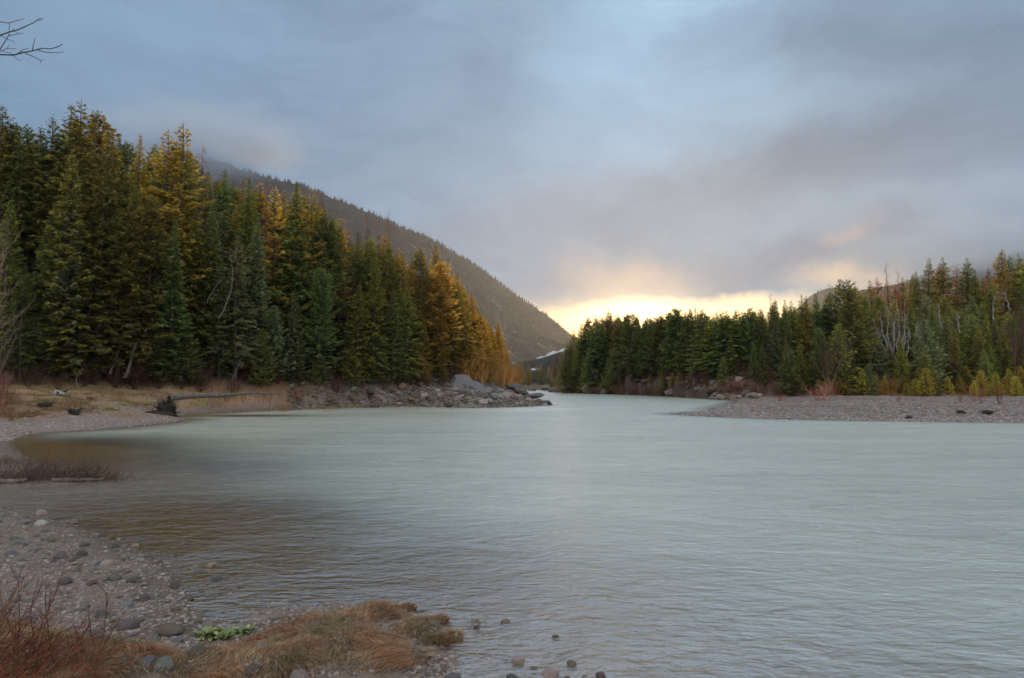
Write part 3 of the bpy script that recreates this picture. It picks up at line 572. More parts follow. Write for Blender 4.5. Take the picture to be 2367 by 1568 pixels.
SKY_L = [(5, 248, 'fir', ol, 24), (32, 292, 'fir', dg, 22), (56, 328, 'fir', dg, 21), (102, 299, 'fir', ol, 23), (131, 275, 'fir', de, 24), (171, 246, 'fir', ol, 26), (199, 237, 'larch', ol, 27), (241, 277, 'round', ol, 24), (268, 304, 'fir', ol, 23),
 (293, 321, 'spruce', de, 22), (343, 321, 'spruce', go, 22), (411, 310, 'larch', go, 26), (446, 291, 'larch', go, 28), (430, 335, 'larch', pg, 25), (496, 343, 'snag', ru, 24), (550, 404, 'fir', de, 22), (593, 428, 'larch', go, 22), (608, 430, 'spruce', mg, 22),
 (639, 439, 'larch', go, 22), (652, 433, 'snag', ru, 23), (673, 447, 'larch', pg, 22), (692, 460, 'larch', go, 21), (724, 436, 'spruce', de, 24), (728, 450, 'larch', go, 24), (761, 457, 'larch', go, 24), (786, 452, 'snag', gb, 25), (812, 535, 'round', de, 19), (832, 526, 'larch', go, 21),
 (851, 542, 'snag', ru, 21), (897, 507, 'snag', gb, 24), (948, 511, 'snag', ru, 25), (876, 557, 'spruce', de, 20), (902, 565, 'fir', mg, 20), (925, 568, 'fir', ol, 20), (940, 560, 'larch', go, 20), (952, 584, 'fir', mg, 19), (969, 599, 'larch', go, 19), (983, 607, 'larch', go, 19), (1004, 626, 'larch', go, 19),
 (1025, 607, 'round', ol, 20), (1042, 630, 'larch', go, 19), (1065, 593, 'spruce', go, 23), (1090, 660, 'fir', ol, 19), (1117, 664, 'spruce', yg, 19), (1132, 702, 'fir', yg, 18), (1151, 706, 'spruce', go, 18), (1182, 775, 'fir', go, 13), (1218, 779, 'spruce', pg, 14), (1231, 832, 'fir', go, 10), (1105, 700, 'fir', go, 15), (1125, 730, 'fir', pg, 14), (1147, 738, 'fir', go, 13), (1163, 765, 'spruce', pg, 12), (1200, 800, 'fir', go, 10), (1140, 790, 'fir', pg, 10), (1172, 815, 'fir', go, 9), (1080, 690, 'fir', go, 16), (1098, 750, 'fir', pg, 13)]  # firs and spruces listed in gold have sunlight put into their crown colour
FRONT_L = [(174, 364, 'fir', mg, 24), (177, 399, 'spruce', bg_, 22), (255, 379, 'fir', ol, 23), (330, 441, 'fir', ol, 21), (371, 469, 'fir', ol, 20), (25, 477, 'fir', mg, 16), (115, 546, 'spruce', bg_, 14), (427, 525, 'spruce', de, 18), (137, 490, 'fir', dg, 17),
 (523, 519, 'fir', de, 18), (630, 522, 'spruce', bg_, 19), (580, 567, 'fir', bg_, 17), (629, 620, 'spruce', bg_, 14), (799, 526, 'round', de, 20), (719, 702, 'spruce', bg_, 12), (876, 687, 'fir', mg, 14), (784, 652, 'round', de, 15), (914, 813, 'young', bg_, 8), (940, 850, 'young', bg_, 6),
 (784, 860, 'young', bg_, 5), (768, 874, 'young', mg, 4), (1074, 752, 'round', yg, 13), (1034, 771, 'fir', yg, 12), (983, 850, 'young', mg, 7), (956, 825, 'fir', mg, 8), (1029, 851, 'young', yg, 7), (917, 614, 'fir', mg, 18), (505, 560, 'fir', dg, 16), (480, 500, 'fir', mg, 18), (540, 640, 'fir', dg, 13),
 (700, 560, 'fir', mg, 17), (740, 600, 'fir', dg, 16), (670, 740, 'young', bg_, 9), (225, 520, 'fir', ol, 18), (290, 560, 'fir', ol, 17), (60, 640, 'fir', dg, 12), (390, 640, 'fir', dg, 13), (450, 760, 'young', dg, 8), (860, 820, 'young', mg, 7), (640, 800, 'young', mg, 7), (720, 830, 'young', dg, 6),
 (1110, 800, 'fir', ol, 11), (1150, 800, 'fir', yg, 11), (1190, 830, 'spruce', go, 9), (1075, 850, 'young', mg, 6), (850, 760, 'spruce', dg, 10), (995, 700, 'fir', mg, 14), (960, 700, 'fir', de, 15)]
for sx, sy, k, c_, H in SKY_L: place_top(sx, sy, k, c_, H, 'sky', 'L', base_d(HILL_L, sx/2.4414)+3, base_d(HILL_L, sx/2.4414)+55, 1.1 if k == 'larch' and sx < 460 else 1.45 if sx > 1050 and k != 'snag' else 1.0)
for i_ in range(30):
    px = 440+71*(i_+rt.random())/30; y_ = float(np.interp(px, [436, 446, 458, 464, 471, 484, 499, 504, 512], [250, 274, 274, 290, 293, 319, 323, 345, 367]))+rt.random()*26*(i_ % 3); b = float(np.interp(px, [440, 485, 512], [100, 119, 152]))
    d = b+1+rt.random()*16; x = (px-512)/683*d; H = ztop(px, y_, d)-hz(x, d)
    if H > 4: add_tree(x, d, H, rt.choice(['fir', 'fir', 'spruce', 'round']), rt.choice([go, pg, pg, go, yg]), 'mid', 'L', 1.15+.3*rt.random())  # sunlight on the green trees of the point, painted in as gold crowns
for sx, sy, k, c_, H in FRONT_L: place_top(sx, sy, k, c_, H, 'front', 'L', base_d(HILL_L, sx/2.4414)-0.5, base_d(HILL_L, sx/2.4414)+16)
SKY_R = [(1382, 828, 'spruce', ol, 11), (1396, 813, 'snag', ru, 11), (1412, 789, 'snag', ru, 14), (1437, 771, 'fir', ol, 14), (1454, 766, 'fir', de, 14), (1470, 770, 'fir', mg, 14), (1486, 751, 'fir', de, 17), (1510, 761, 'spruce', dg, 15), (1530, 760, 'spruce', dg, 15), (1556, 766, 'fir', dg, 15), (1583, 776, 'round', de, 14),
 (1604, 772, 'spruce', de, 14), (1616, 760, 'spruce', dg, 15), (1634, 757, 'snag', ru, 15), (1650, 749, 'fir', dg, 16), (1672, 760, 'spruce', de, 15), (1686, 747, 'spruce', dg, 16), (1698, 746, 'spruce', dg, 16), (1716, 749, 'fir', de, 16), (1737, 763, 'fir', mg, 14), (1750, 757, 'spruce', de, 15), (1764, 754, 'fir', de, 15),
 (1776, 754, 'fir', dg, 15), (1797, 751, 'fir', mg, 16), (1815, 762, 'spruce', dg, 14), (1830, 751, 'round', de, 15), (1846, 752, 'larch', ol, 15), (1857, 748, 'spruce', de, 15), (1881, 710, 'snag', gb, 18), (1893, 727, 'fir', dg, 17), (1917, 728, 'spruce', de, 16), (1933, 730, 'fir', mg, 15), (1957, 715, 'fir', mg, 17), (1968, 718, 'fir', ol, 17),
 (1992, 710, 'fir', de, 17), (2023, 709, 'fir', de, 17), (2026, 685, 'snag', gb, 19), (2061, 682, 'round', dg, 20), (2079, 700, 'round', ol, 19), (2094, 697, 'larch', go, 17), (2110, 702, 'fir', de, 17), (2125, 680, 'fir', ol, 17), (2140, 674, 'larch', ru, 17), (2164, 637, 'snag', ru, 21), (2191, 653, 'snag', ru, 19), (2167, 682, 'larch', go, 17),
 (2185, 690, 'larch', ru, 16), (2203, 673, 'fir', ol, 17), (2230, 665, 'fir', ol, 17), (2237, 659, 'spruce', de, 18), (2266, 625, 'fir', ol, 20), (2300, 625, 'fir', ol, 20), (2292, 640, 'larch', go, 18), (2335, 649, 'larch', ru, 17), (2359, 626, 'fir', de, 19), (2380, 655, 'fir', mg, 17), (2399, 670, 'fir', de, 16), (2414, 650, 'larch', ru, 16),
 (2447, 604, 'fir', ol, 21), (2465, 619, 'fir', de, 20), (2485, 614, 'fir', ol, 20), (2510, 600, 'fir', mg, 20)]
FRONT_R = [(2107, 718, 'round', ol, 15), (2145, 720, 'round', mg, 14), (2275, 736, 'fir', de, 15), (2222, 739, 'fir', mg, 14), (2374, 715, 'fir', bg_, 15), (2417, 673, 'fir', mg, 17), (2308, 754, 'fir', bg_, 13), (2329, 787, 'fir', ol, 12), (2387, 787, 'fir', ol, 12), (2359, 889, 'young', br, 5), (2395, 901, 'young', br, 5), (2203, 856, 'young', br, 7),
 (2213, 931, 'young', br, 2.6), (2312, 916, 'young', br, 4), (2104, 898, 'young', br, 5), (2170, 841, 'young', bg_, 8), (2461, 898, 'young', br, 5), (2490, 890, 'young', br, 5), (2430, 905, 'young', br, 4.5), (2260, 895, 'young', br, 5), (2016, 742, 'round', bg_, 14), (1893, 781, 'fir', bg_, 12), (1920, 767, 'fir', de, 13), (1962, 775, 'fir', mg, 13),
 (1920, 826, 'fir', ol, 10), (1998, 799, 'round', de, 12), (1860, 832, 'fir', dg, 9), (1839, 832, 'fir', de, 8), (1764, 868, 'young', mg, 6), (1790, 850, 'young', ol, 6), (1782, 814, 'fir', ol, 9), (1761, 826, 'fir', de, 8), (1695, 850, 'young', bg_, 7), (1695, 814, 'fir', bg_, 9), (1668, 811, 'fir', bg_, 9), (1713, 778, 'fir', mg, 12),
 (1932, 847, 'young', dg, 9), (1525, 830, 'round', mg, 9), (1545, 826, 'round', mg, 9), (1500, 830, 'fir', mg, 9), (1405, 858, 'fir', mg, 7), (1440, 830, 'fir', mg, 9), (1470, 800, 'fir', mg, 11), (1603, 845, 'fir', bg_, 7), (1640, 830, 'fir', bg_, 8), (2340, 910, 'young', br, 3.5), (2135, 905, 'young', br, 4), (2160, 915, 'young', br, 3.5), (2180, 880, 'young', br, 5),
 (2235, 920, 'young', br, 3.2), (2285, 905, 'young', ol, 4.5), (2120, 885, 'young', bg_, 6), (2290, 850, 'young', ol, 7), (2330, 860, 'young', ol, 7), (2410, 840, 'young', mg, 8), (2450, 800, 'fir', mg, 11), (2475, 760, 'fir', de, 13), (2240, 800, 'fir', bg_, 10), (2060, 800, 'fir', dg, 14), (2480, 915, 'young', br, 4), (2378, 925, 'young', br, 3), (2500, 905, 'young', ol, 5),
 (1590, 908, 'young', yg, 3), (1615, 912, 'young', yg, 2.6), (1640, 905, 'young', yg, 3.2), (1660, 900, 'young', yg, 3.5), (1570, 918, 'young', yg, 2)]
for sx, sy, k, c_, H in SKY_R:
    b = base_d(HILL_R, sx/2.4414) or 215; place_top(sx, sy, k, c_, H, 'sky', 'R', b+6, b+60, 1.55 if 1420 < sx < 1800 and k != 'snag' else 1.15)
for i_ in range(42):
    px = 568+200*(i_+rt.random())/42; y_ = float(np.interp(px, [q_[0]/2.4414 for q_ in SKY_R], [q_[1]/2.4414 for q_ in SKY_R]))+rt.random()*9; b = base_d(HILL_R, px) or 215
    d = b+9+rt.random()*16; x = (px-512)/683*d; H = ztop(px, y_, d)-hz(x, d)
    if H > 4: add_tree(x, d, H, rt.choice(['fir', 'fir', 'round', 'spruce']), rt.choice([dg, de, mg, ol]), 'mid', 'R', 1.5)
for sx, sy, k, c_, H in FRONT_R:
    b = base_d(HILL_R, sx/2.4414) or 215; place_top(sx, sy, k, c_, H, 'front', 'R', b-2 if k != 'young' else b-3, b+24, 1.0 if k != 'young' else 1.15)
# the trees between: scattered on the slopes below the skyline drawn above
def fill(side, hill, skyl, n, dspace, depth, seed, p0, p1, Hr, slack, cols, kinds):
    r = random.Random(seed); sk = sorted((a/2.4414, b/2.4414) for a, b, *_ in skyl); taken = [(t[5].location.x, t[5].location.y) for t in TREES if t[2] == side]
    done = 0
    for _ in range(12000):
        if done >= n: break
        px = p0+(p1-p0)*r.random(); b = base_d(hill, px)
        if b is None: continue
        d = b+0.5+(5.5 if side == 'R' and 590 < px < 800 else 0)+depth*r.random()**1.15; x = (px-512)/683*d; z = hz(x, d)
        near = [q[1] for q in sk if abs(q[0]-px) < 9] or [float(np.interp(px, [q[0] for q in sk], [q[1] for q in sk]))]
        H = Hr[0]+(Hr[1]-Hr[0])*r.random(); lim = ztop(px, max(near)+slack+6*r.random(), d)-z
        if lim < 4: continue
        H = min(H, lim*(0.72+0.28*r.random()))
        if H < 4: continue
        sp = dspace*(0.75+0.5*(H/Hr[1]))
        if any((x-u)**2+(d-v)**2 < sp*sp for u, v in taken[-400:]): continue
        taken.append((x, d)); add_tree(x, d, H, r.choice(kinds) if H > 8 else 'young', r.choice(cols), 'mid', side); done += 1
fill('L', HILL_L, SKY_L, 165, 2.5, 32, 3, -18, 492, (12, 22), 4, [dg, dg, de, ol, bg_, mg, dg], ['fir', 'fir', 'spruce', 'round'])
fill('R', HILL_R, SKY_R, 165, 2.6, 34, 4, 572, 1042, (7, 14), 1.5, [dg, de, mg, ol, bg_, mg], ['fir', 'young', 'young', 'spruce', 'round'])
fill('R', HILL_R, SKY_R, 40, 1.8, 45, 14, 585, 735, (9, 14), 0.5, [dg, de, de], ['fir', 'round'])
def sect_l(px):
    return 'above the grassy beach' if px < 90 else 'above the grassy hollow' if px < 165 else 'behind the uprooted log' if px < 280 else 'above the rubble shore' if px < 400 else 'above the grey rock outcrop' if px < 470 else 'on the sunlit point'
def sect_r(px):
    return 'on the cliff beside the narrows' if px < 640 else 'on the wooded crest across the river' if px < 735 else 'above the bare earth bank' if px < 850 else 'behind the white dead limbs' if px < 935 else 'at the gravel bar end'
grp = {}
for t in TREES:
    px, row, side, kind, colr, e, H = t
    place = (sect_l if side == 'L' else sect_r)(px)
    kn = {'fir': 'fir', 'spruce': 'narrow spruce', 'round': 'round-topped pine', 'larch': 'larch', 'young': 'young fir', 'snag': 'dead spire'}[kind]
    rw = {'sky': 'skyline ', 'mid': 'inner ', 'front': 'front-row '}[row]
    grp.setdefault((f'{rw}{colr} {kn}', place), []).append(t)
for (what, place), l in grp.items():
    l.sort(key=lambda t: t[0])
    for i, t in enumerate(l):
        lab = (f'{what} {place}' if len(l) == 1 else f'{ordinal(i+1)} {what} from left {place}')
        tag(t[5], lab, 'tree', 'conifers of the wooded '+('hillside beside the grassy bank' if t[2] == 'L' else 'hillside behind the gravel bar'))
# ------------------------------------------------------------------ stones
import bmesh
def stone_mesh(name, seed, sub=3, ang=0.5, flat=0.7, mat=None):
    """water-worn or broken stone: a sphere cut by random planes, then roughened"""
    r = np.random.default_rng(seed); bm = bmesh.new(); bmesh.ops.create_icosphere(bm, subdivisions=sub, radius=1.0)
    V = np.array([v.co[:] for v in bm.verts]); V /= np.linalg.norm(V, axis=1)[:, None]
    rad_ = np.ones(len(V))
    for q in range(int(5+12*ang)):
        nrm = r.normal(size=3); nrm /= np.linalg.norm(nrm); h = 0.62+0.3*r.random()+0.18*(1-ang)
        dt = V@nrm; rad_ = np.minimum(rad_, np.where(dt > 0.05, h/np.maximum(dt, 0.05), 9))
    V = V*rad_[:, None]; V += 0.05*(1-0.4*ang)*np.sin(V[:, [1, 2, 0]]*3.1+r.random(3)*6)+0.02*np.sin(V[:, [2, 0, 1]]*9+r.random(3)*6)
    V *= np.array([1.0, 0.72+0.2*r.random(), flat*(0.8+0.3*r.random())])
    F = np.array([[v.index for v in f.verts] for f in bm.faces]); bm.free()
    return mesh_np(name, V, F, mat or M_STONE, ang < 0.45)
COB = [stone_mesh('cobble', 100+i, 3, 0.35+.08*i, 0.62) for i in range(7)]
BOU = [stone_mesh('boulder', 200+i, 3, 0.9, 0.7) for i in range(7)]
SC = {'grey': (0.21, 0.195, 0.195), 'dark grey': (0.085, 0.075, 0.075), 'dark brown': (0.075, 0.045, 0.032), 'pale pink': (0.46, 0.34, 0.30), 'pinkish grey': (0.30, 0.235, 0.225), 'purple-brown': (0.12, 0.08, 0.085),
      'brown': (0.16, 0.105, 0.07), 'mossy olive': (0.13, 0.12, 0.03), 'rust red': (0.14, 0.045, 0.03), 'pale green-grey': (0.22, 0.24, 0.225), 'white': (0.55, 0.5, 0.47), 'tan': (0.33, 0.25, 0.17), 'blue-grey': (0.17, 0.19, 0.22)}
rs = random.Random(21)
def put_stone(x, y, w, colr, lab, grp_, protos=COB, name='cobble', sink=0.35, z=None, hs=1.0, cat='stone', rot=None):
    o = link(name, rs.choice(protos)); zz_ = max(hz(x, y), -0.25 if y < 20 else -0.1) if z is None else z
    s = w/2*0.98; o.scale = (s, s*(0.85+0.3*rs.random()), s*hs*(0.85+0.35*rs.random())); o.rotation_euler = (rs.uniform(-.25, .25), rs.uniform(-.25, .25), rs.random()*6.28 if rot is None else rot)
    o.location = (x, y, zz_+s*0.5*hs*(1-2*sink)+0.0); b = SC[colr]; mu = .45 if y < 40 else .0; b = tuple(u*(1-mu)+v*mu for u, v in zip(b, (.15, .13, .12))); k = rs.uniform(0.55, 0.95); o.color = (b[0]*k, b[1]*k, b[2]*k, 1)
    return tag(o, lab, cat, grp_)
NEAR = [(215, 1487, 78, 'dark brown', 'large dark brown rock half buried behind the dead grass below the red twigs'), (212, 1354, 27, 'rust red', 'small rust red cobble alone on the near gravel shore'),
 (246, 1305, 33, 'pale pink', 'pale pink rounded cobble on the near gravel shore'), (216, 1304, 34, 'grey', 'grey cobble touching the pale pink one on the shore'), (190, 1281, 30, 'dark brown', 'dark brown pointed cobble higher up the near shore'),
 (266, 1262, 26, 'dark grey', 'dark grey pointed stone at the water edge of the cobble shore'), (404, 1350, 28, 'dark brown', 'dark brown wedge stone in the shallows beyond the cobbles'), (333, 1384, 36, 'purple-brown', 'purple-brown cobble near the waterline with a pale top'),
 (150, 1352, 34, 'dark grey', 'dark grey flat cobble with a wet side on the near shore'), (264, 1340, 34, 'grey', 'grey squarish cobble beside a yellow-stained one'), (306, 1343, 30, 'dark grey', 'dark cobble with a blue-grey top by the shallows'), (236, 1424, 38, 'purple-brown', 'flat purple-brown stone with pale top among the shore gravel'),
 (298, 1452, 52, 'purple-brown', 'wide purple-brown rock beside the waterlogged hollow'), (268, 1455, 30, 'brown', 'brown stone leaning on the wide purple-brown rock'), (398, 1462, 62, 'brown', 'large brown rock above the small green plant'), (377, 1530, 58, 'pale green-grey', 'pale green-grey slab with ribbed top in the dead grass'),
 (335, 1525, 52, 'blue-grey', 'blue-grey wedge lying against the pale green-grey slab'), (283, 1528, 50, 'dark brown', 'dark brown hollow-sided rock under the dead grass'), (455, 1517, 52, 'dark brown', 'dark rock with a grey top in the dead grass'), (585, 1540, 58, 'dark brown', 'rounded dark brown boulder at the frame bottom in dead grass'),
 (606, 1512, 50, 'pinkish grey', 'pinkish grey flat stone touching the rounded dark boulder'), (688, 1530, 56, 'pinkish grey', 'long flat pinkish grey stone sunk in orange grass'), (960, 1515, 50, 'purple-brown', 'smooth purple-brown boulder at the tip of the grass tussocks'), (998, 1508, 22, 'pinkish grey', 'small pinkish stone beside the smooth purple-brown boulder'),
 (1021, 1500, 16, 'brown', 'small brown stone at the outermost tussock'), (1045, 1566, 56, 'dark grey', 'dark angular slab rising from the water at the frame bottom'), (1102, 1447, 18, 'rust red', 'tiny dark red stone awash near the tussocks'), (1168, 1433, 26, 'tan', 'small tan stone breaking the water surface'),
 (1283, 1468, 20, 'rust red', 'dark red triangular stone alone in the shallow water'), (1172, 1523, 14, 'rust red', 'dark red tip of a mostly submerged stone'), (1195, 1521, 44, 'pale pink', 'pale pink stone just under the water surface'), (1183, 1560, 28, 'dark grey', 'dark squarish stone with shiny top in the shallows'),
 (1235, 1541, 24, 'mossy olive', 'small mossy olive stone in the shallows'), (1270, 1548, 44, 'pale pink', 'round pale pink stone next to the mossy one'), (1322, 1529, 30, 'mossy olive', 'olive mossy stone farthest out in the shallows'), (1387, 1555, 32, 'rust red', 'flat red-brown stone in the shallows at the frame bottom'),
 (1352, 1559, 20, 'tan', 'small tan stone between the pink and the red-brown ones'), (1310, 1563, 24, 'brown', 'brown stone at the frame bottom beside the pink one'), (489, 1304, 26, 'tan', 'tan stone awash far out from the cobble shore'), (500, 1331, 28, 'grey', 'grey stone under thin water off the cobble shore'),
 (96, 1184, 28, 'pale pink', 'pale pink stone at the upper waterline of the cobble spit'), (94, 1208, 32, 'white', 'whitest stone on the cobble spit'), (170, 1205, 24, 'pale pink', 'pale pink stone in the water off the spit'), (55, 1206, 30, 'pinkish grey', 'pinkish grey stone beside the whitest stone'), (50, 1197, 28, 'grey', 'grey flat stone at the top of the cobble spit'),
 (43, 1258, 42, 'grey', 'wide flat grey stone on the left cobble shore'), (120, 1250, 26, 'mossy olive', 'yellow-stained stone on the upper cobble shore'), (25, 1285, 30, 'blue-grey', 'blue-grey stone near the red twigs'), (75, 1275, 26, 'blue-grey', 'bluish stone on the upper cobble shore'), (105, 1247, 22, 'pale green-grey', 'pale green-grey stone near the spit waterline'),
 (140, 1290, 36, 'purple-brown', 'flat red-purple stone above two small red ones'), (165, 1300, 20, 'rust red', 'small red stone beneath the flat red-purple one'), (290, 1292, 22, 'brown', 'thin brown stone at the waterline'), (345, 1285, 22, 'dark grey', 'thin dark stone far out at the waterline')]
for dx, dy, w, cn, lab in NEAR:
    x, y = gnd(dx, dy+w*0.22); z = hz(x, y)
    if z > 0.08: x, y = gnd(dx, dy+w*0.2, z)
    put_stone(x, y, w/2.3115/683*y*0.98, cn, lab, 'stones of the near shore', sink=0.42 if hz(x, y) > 0 else 0.25, z=max(hz(x, y), -0.03), hs=1.15)
# smaller cobbles scattered over the shore, counted one by one
k_ = 0; cob = []
while len(cob) < 215:
    dx, dy = rs.uniform(-20, 470), rs.uniform(1195, 1500); x, y = gnd(dx, dy)
    s_ = float(sdf(LEFT, np.array([x]), np.array([y]))[0])
    if not (-1.6 < s_ < 2.4) or (s_ < -.5 and rs.random() < 0.5): continue
    cob.append((x, y, rs.uniform(0.05, 0.17)*(1 if rs.random() < .8 else 1.35), rs.choice(['grey', 'grey', 'pinkish grey', 'purple-brown', 'dark grey', 'brown', 'blue-grey', 'pale pink', 'tan', 'mossy olive'])))
cob.sort(key=lambda c_: c_[0]/c_[1]); cnt = {}
for n_ in range(215): x, y, w, cn = cob[n_]; cnt[cn] = cnt.get(cn, 0)+1; put_stone(x, y, w*.92, cn, f'{ordinal(cnt[cn])} small {cn} cobble from left scattered on the near gravel shore', 'small '+cn+' cobbles on the near shore', z=max(hz(x, y), -0.09), sink=.5)
# fine gravel as one mass
def gravel(name, pts, sizes, colr, seed, lab):
    r = np.random.default_rng(seed); n = len(pts)
    base = np.array([(1, 0, 0), (0, 1, 0), (-1, 0, 0), (0, -1, 0), (.55, .55, .55), (-.55, .55, .6), (-.55, -.55, .55), (.55, -.55, .6)], float)
    jit = 1+0.35*r.normal(size=(n, 8, 1))*0.6; a = r.random(n)*6.28; c_, s_ = np.cos(a)[:, None], np.sin(a)[:, None]
    B = base[None]*jit*sizes[:, None, None]*np.array([1, 0.75, 0.6]); X_ = B[..., 0]*c_-B[..., 1]*s_; Y_ = B[..., 0]*s_+B[..., 1]*c_
    V = np.stack([X_+pts[:, 0:1], Y_+pts[:, 1:2], B[..., 2]+pts[:, 2:3]-0.1*sizes[:, None]], -1).reshape(-1, 3); b = np.arange(n)*8
    F = [(0, 1, 5, 4), (1, 2, 6, 5), (2, 3, 7, 6), (3, 0, 4, 7), (4, 5, 6, 7)]
    F = np.concatenate([np.stack([b+q for q in f], -1) for f in F])
    m, nn, out = newmat(name); rn = nn.n('ShaderNodeNewGeometry').outputs['Random Per Island']
    c = nn.ramp(rn, [(i/(len(colr)-1), q) for i, q in enumerate(colr)]); p = nn.n('ShaderNodeBsdfPrincipled', {'Base Color': c, 'Roughness': 0.75}); nn.t.links.new(p.outputs[0], out.inputs[0])
    return tag(link(name, mesh_np(name, V, F, m)), lab, 'gravel', kind='stuff')
r = np.random.default_rng(4)
a_ = r.uniform(-0.80, -0.02, 40000); d_ = 7/(1-r.random(40000)*0.72); P = np.stack([a_*d_, d_], -1); s_ = sdf(LEFT, P[:, 0], P[:, 1]); keep = (s_ > -2.2) & (d_ < 25) & (s_ < 5) & (np.random.default_rng(5).random(len(s_)) < np.where(s_ < 0, .55, 1))
P = P[keep][:15000]; z = height(P[:, 0], P[:, 1]); keep = z < 0.33
P, z = P[keep], z[keep]
gravel('shore_gravel', np.column_stack([P, z]), 0.012+0.035*r.random(len(P))**2, [(0.07, 0.055, 0.05), (0.17, 0.14, 0.125), (0.24, 0.2, 0.185), (0.20, 0.13, 0.09), (0.36, 0.3, 0.26), (0.14, 0.14, 0.15)], 1, 'mixed grey and pink gravel of the near shore')
d_ = 1/r.uniform(1/118, 1/50, 42000); a_ = r.uniform(0.16, 0.80, 42000); P = np.stack([a_*d_, d_], -1); s_ = sdf(RIGHT, P[:, 0], P[:, 1]); h_ = sdf(HILL_R, P[:, 0], P[:, 1]); keep = (s_ > -0.1) & (h_ < -0.5)
P = P[keep]; z = height(P[:, 0], P[:, 1])
gravel('bar_gravel', np.column_stack([P, z]), 0.05+0.16*r.random(len(P))**2.5, [(0.07, 0.052, 0.048), (0.21, 0.175, 0.165), (0.27, 0.225, 0.215), (0.16, 0.11, 0.095), (0.42, 0.37, 0.35), (0.15, 0.135, 0.14)], 2, 'pale grey and mauve cobble bed of the bar across the river')
d_ = 1/r.uniform(1/80, 1/36, 16000); a_ = r.uniform(-0.80, -0.28, 16000); P = np.stack([a_*d_, d_], -1); s_ = sdf(LEFT, P[:, 0], P[:, 1]); keep = (s_ > -0.1) & (s_ < 7)
P = P[keep]; gravel('beach_gravel', np.column_stack([P, height(P[:, 0], P[:, 1])]), 0.03+0.09*r.random(len(P))**2.5, [(0.11, 0.09, 0.085), (0.27, 0.22, 0.21), (0.34, 0.29, 0.28), (0.2, 0.15, 0.12), (0.5, 0.45, 0.43)], 3, 'mauve gravel of the beach below the grassy bank')
# rubble shore: each larger block by itself, the small stuff as one mass
d_ = r.uniform(74, 115, 30000); a_ = r.uniform(-0.33, 0.075, 30000); P = np.stack([a_*d_, d_], -1); s_ = sdf(LEFT, P[:, 0], P[:, 1]); h_ = sdf(HILL_L, P[:, 0], P[:, 1]); keep = (s_ > -0.4) & (h_ < 0.5) & ((s_ < 9))
P = P[keep][:9000]; gravel('shore_rubble', np.column_stack([P, height(P[:, 0], P[:, 1])]), 0.08+0.30*r.random(len(P))**2.0, [(0.05, 0.04, 0.03), (0.12, 0.09, 0.07), (0.20, 0.17, 0.15), (0.09, 0.065, 0.04), (0.30, 0.27, 0.26), (0.10, 0.09, 0.04)], 6, 'brown and grey broken rock along the wooded shore')
n_ = 0; blk = []
while n_ < 95:
    d = rs.uniform(76, 112); a = rs.uniform(-0.30, 0.06); x = a*d; s_ = float(sdf(LEFT, np.array([x]), np.array([d]))[0]); h_ = float(sdf(HILL_L, np.array([x]), np.array([d]))[0])
    if not (-0.5 < s_ < 8) or h_ > 1.0 or rs.random() > ss(a, -0.34, -0.12)+0.1: continue
    blk.append((a, x, d, rs.choice(['grey', 'grey', 'dark grey', 'pinkish grey', 'brown']), rs.uniform(0.6, 1.9)*(0.8 if s_ < 1 else 1.0))); n_ += 1
blk.sort(); cnt = {}
for a, x, d, cn, w in blk: cnt[cn] = cnt.get(cn, 0)+1; put_stone(x, d, w, cn, f'{ordinal(cnt[cn])} {cn} broken block from left on the rubble shore below the trees', cn+' blocks on the rubble shore', BOU, 'boulder', z=hz(x, d), hs=1.0)
def outcrop(name, parts_, lab, cn):
    """bedrock made of overlapping broken slabs in one mesh"""
    bm = bmesh.new()
    for (x, y, z, sx_, sy_, sz_, sd_) in parts_:
        me_ = stone_mesh('slab', sd_, 4, 1.0, 1.0); t = bmesh.new(); t.from_mesh(me_); rz = rs.uniform(-.5, .5); tilt = rs.uniform(-.25, .25)
        for v in t.verts:
            p = Vector((v.co.x*sx_, v.co.y*sy_, v.co.z*sz_)); n_ = fbm(np.array([p.x*1.3+sd_]), np.array([p.z*1.3+p.y]), 3)[0]-0.5; p *= 1+0.25*n_
            p = Vector((p.x*math.cos(rz)-p.y*math.sin(rz), p.x*math.sin(rz)+p.y*math.cos(rz), p.z+tilt*p.x)); v.co = p+Vector((x, y, z))
        m_ = bpy.data.meshes.new('tmp'); t.to_mesh(m_); t.free(); bm.from_mesh(m_); bpy.data.meshes.remove(m_)
    me = bpy.data.meshes.new(name); bm.to_mesh(me); bm.free(); me.materials.append(M_STONE)
    o = link(name, me); o.color = (*SC[cn], 1) if isinstance(cn, str) else (*cn, 1); return tag(o, lab, 'rock')
def at(dx, dy, d): r_ = ray(dx/2.3115, dy/2.3115); k = d/r_[1]; return (r_[0]*k, d, CZ+r_[2]*k)
def slabs(l): return [(*at(dx, dy, d), w, dp, h, s) for dx, dy, d, w, dp, h, s in l]
outcrop('rock_outcrop', slabs([(1065, 885, 99, 2.2, 2.4, 1.7, 301), (1085, 900, 98, 2.6, 2.5, 1.5, 302), (1110, 915, 97, 3.0, 2.4, 1.3, 303), (1060, 905, 97, 1.6, 2, 1.5, 304), (1145, 925, 97, 2.8, 2.2, .9, 305), (1180, 932, 97, 2.2, 2, .6, 306), (1075, 925, 95, 1.8, 2, 1.0, 307)]), 'large grey bedrock outcrop at the point below the sunlit trees', (0.13, 0.12, 0.125))
outcrop('rock_outcrop', slabs([(960, 893, 97, 1.8, 1.6, 1.2, 311), (990, 905, 96, 1.6, 1.6, 1.1, 312), (935, 905, 96, 1.6, 1.5, .9, 313), (1015, 915, 95, 1.5, 1.4, 1.0, 314)]), 'smaller grey broken outcrop beside the red shrubs on the rubble shore', (0.11, 0.10, 0.095))
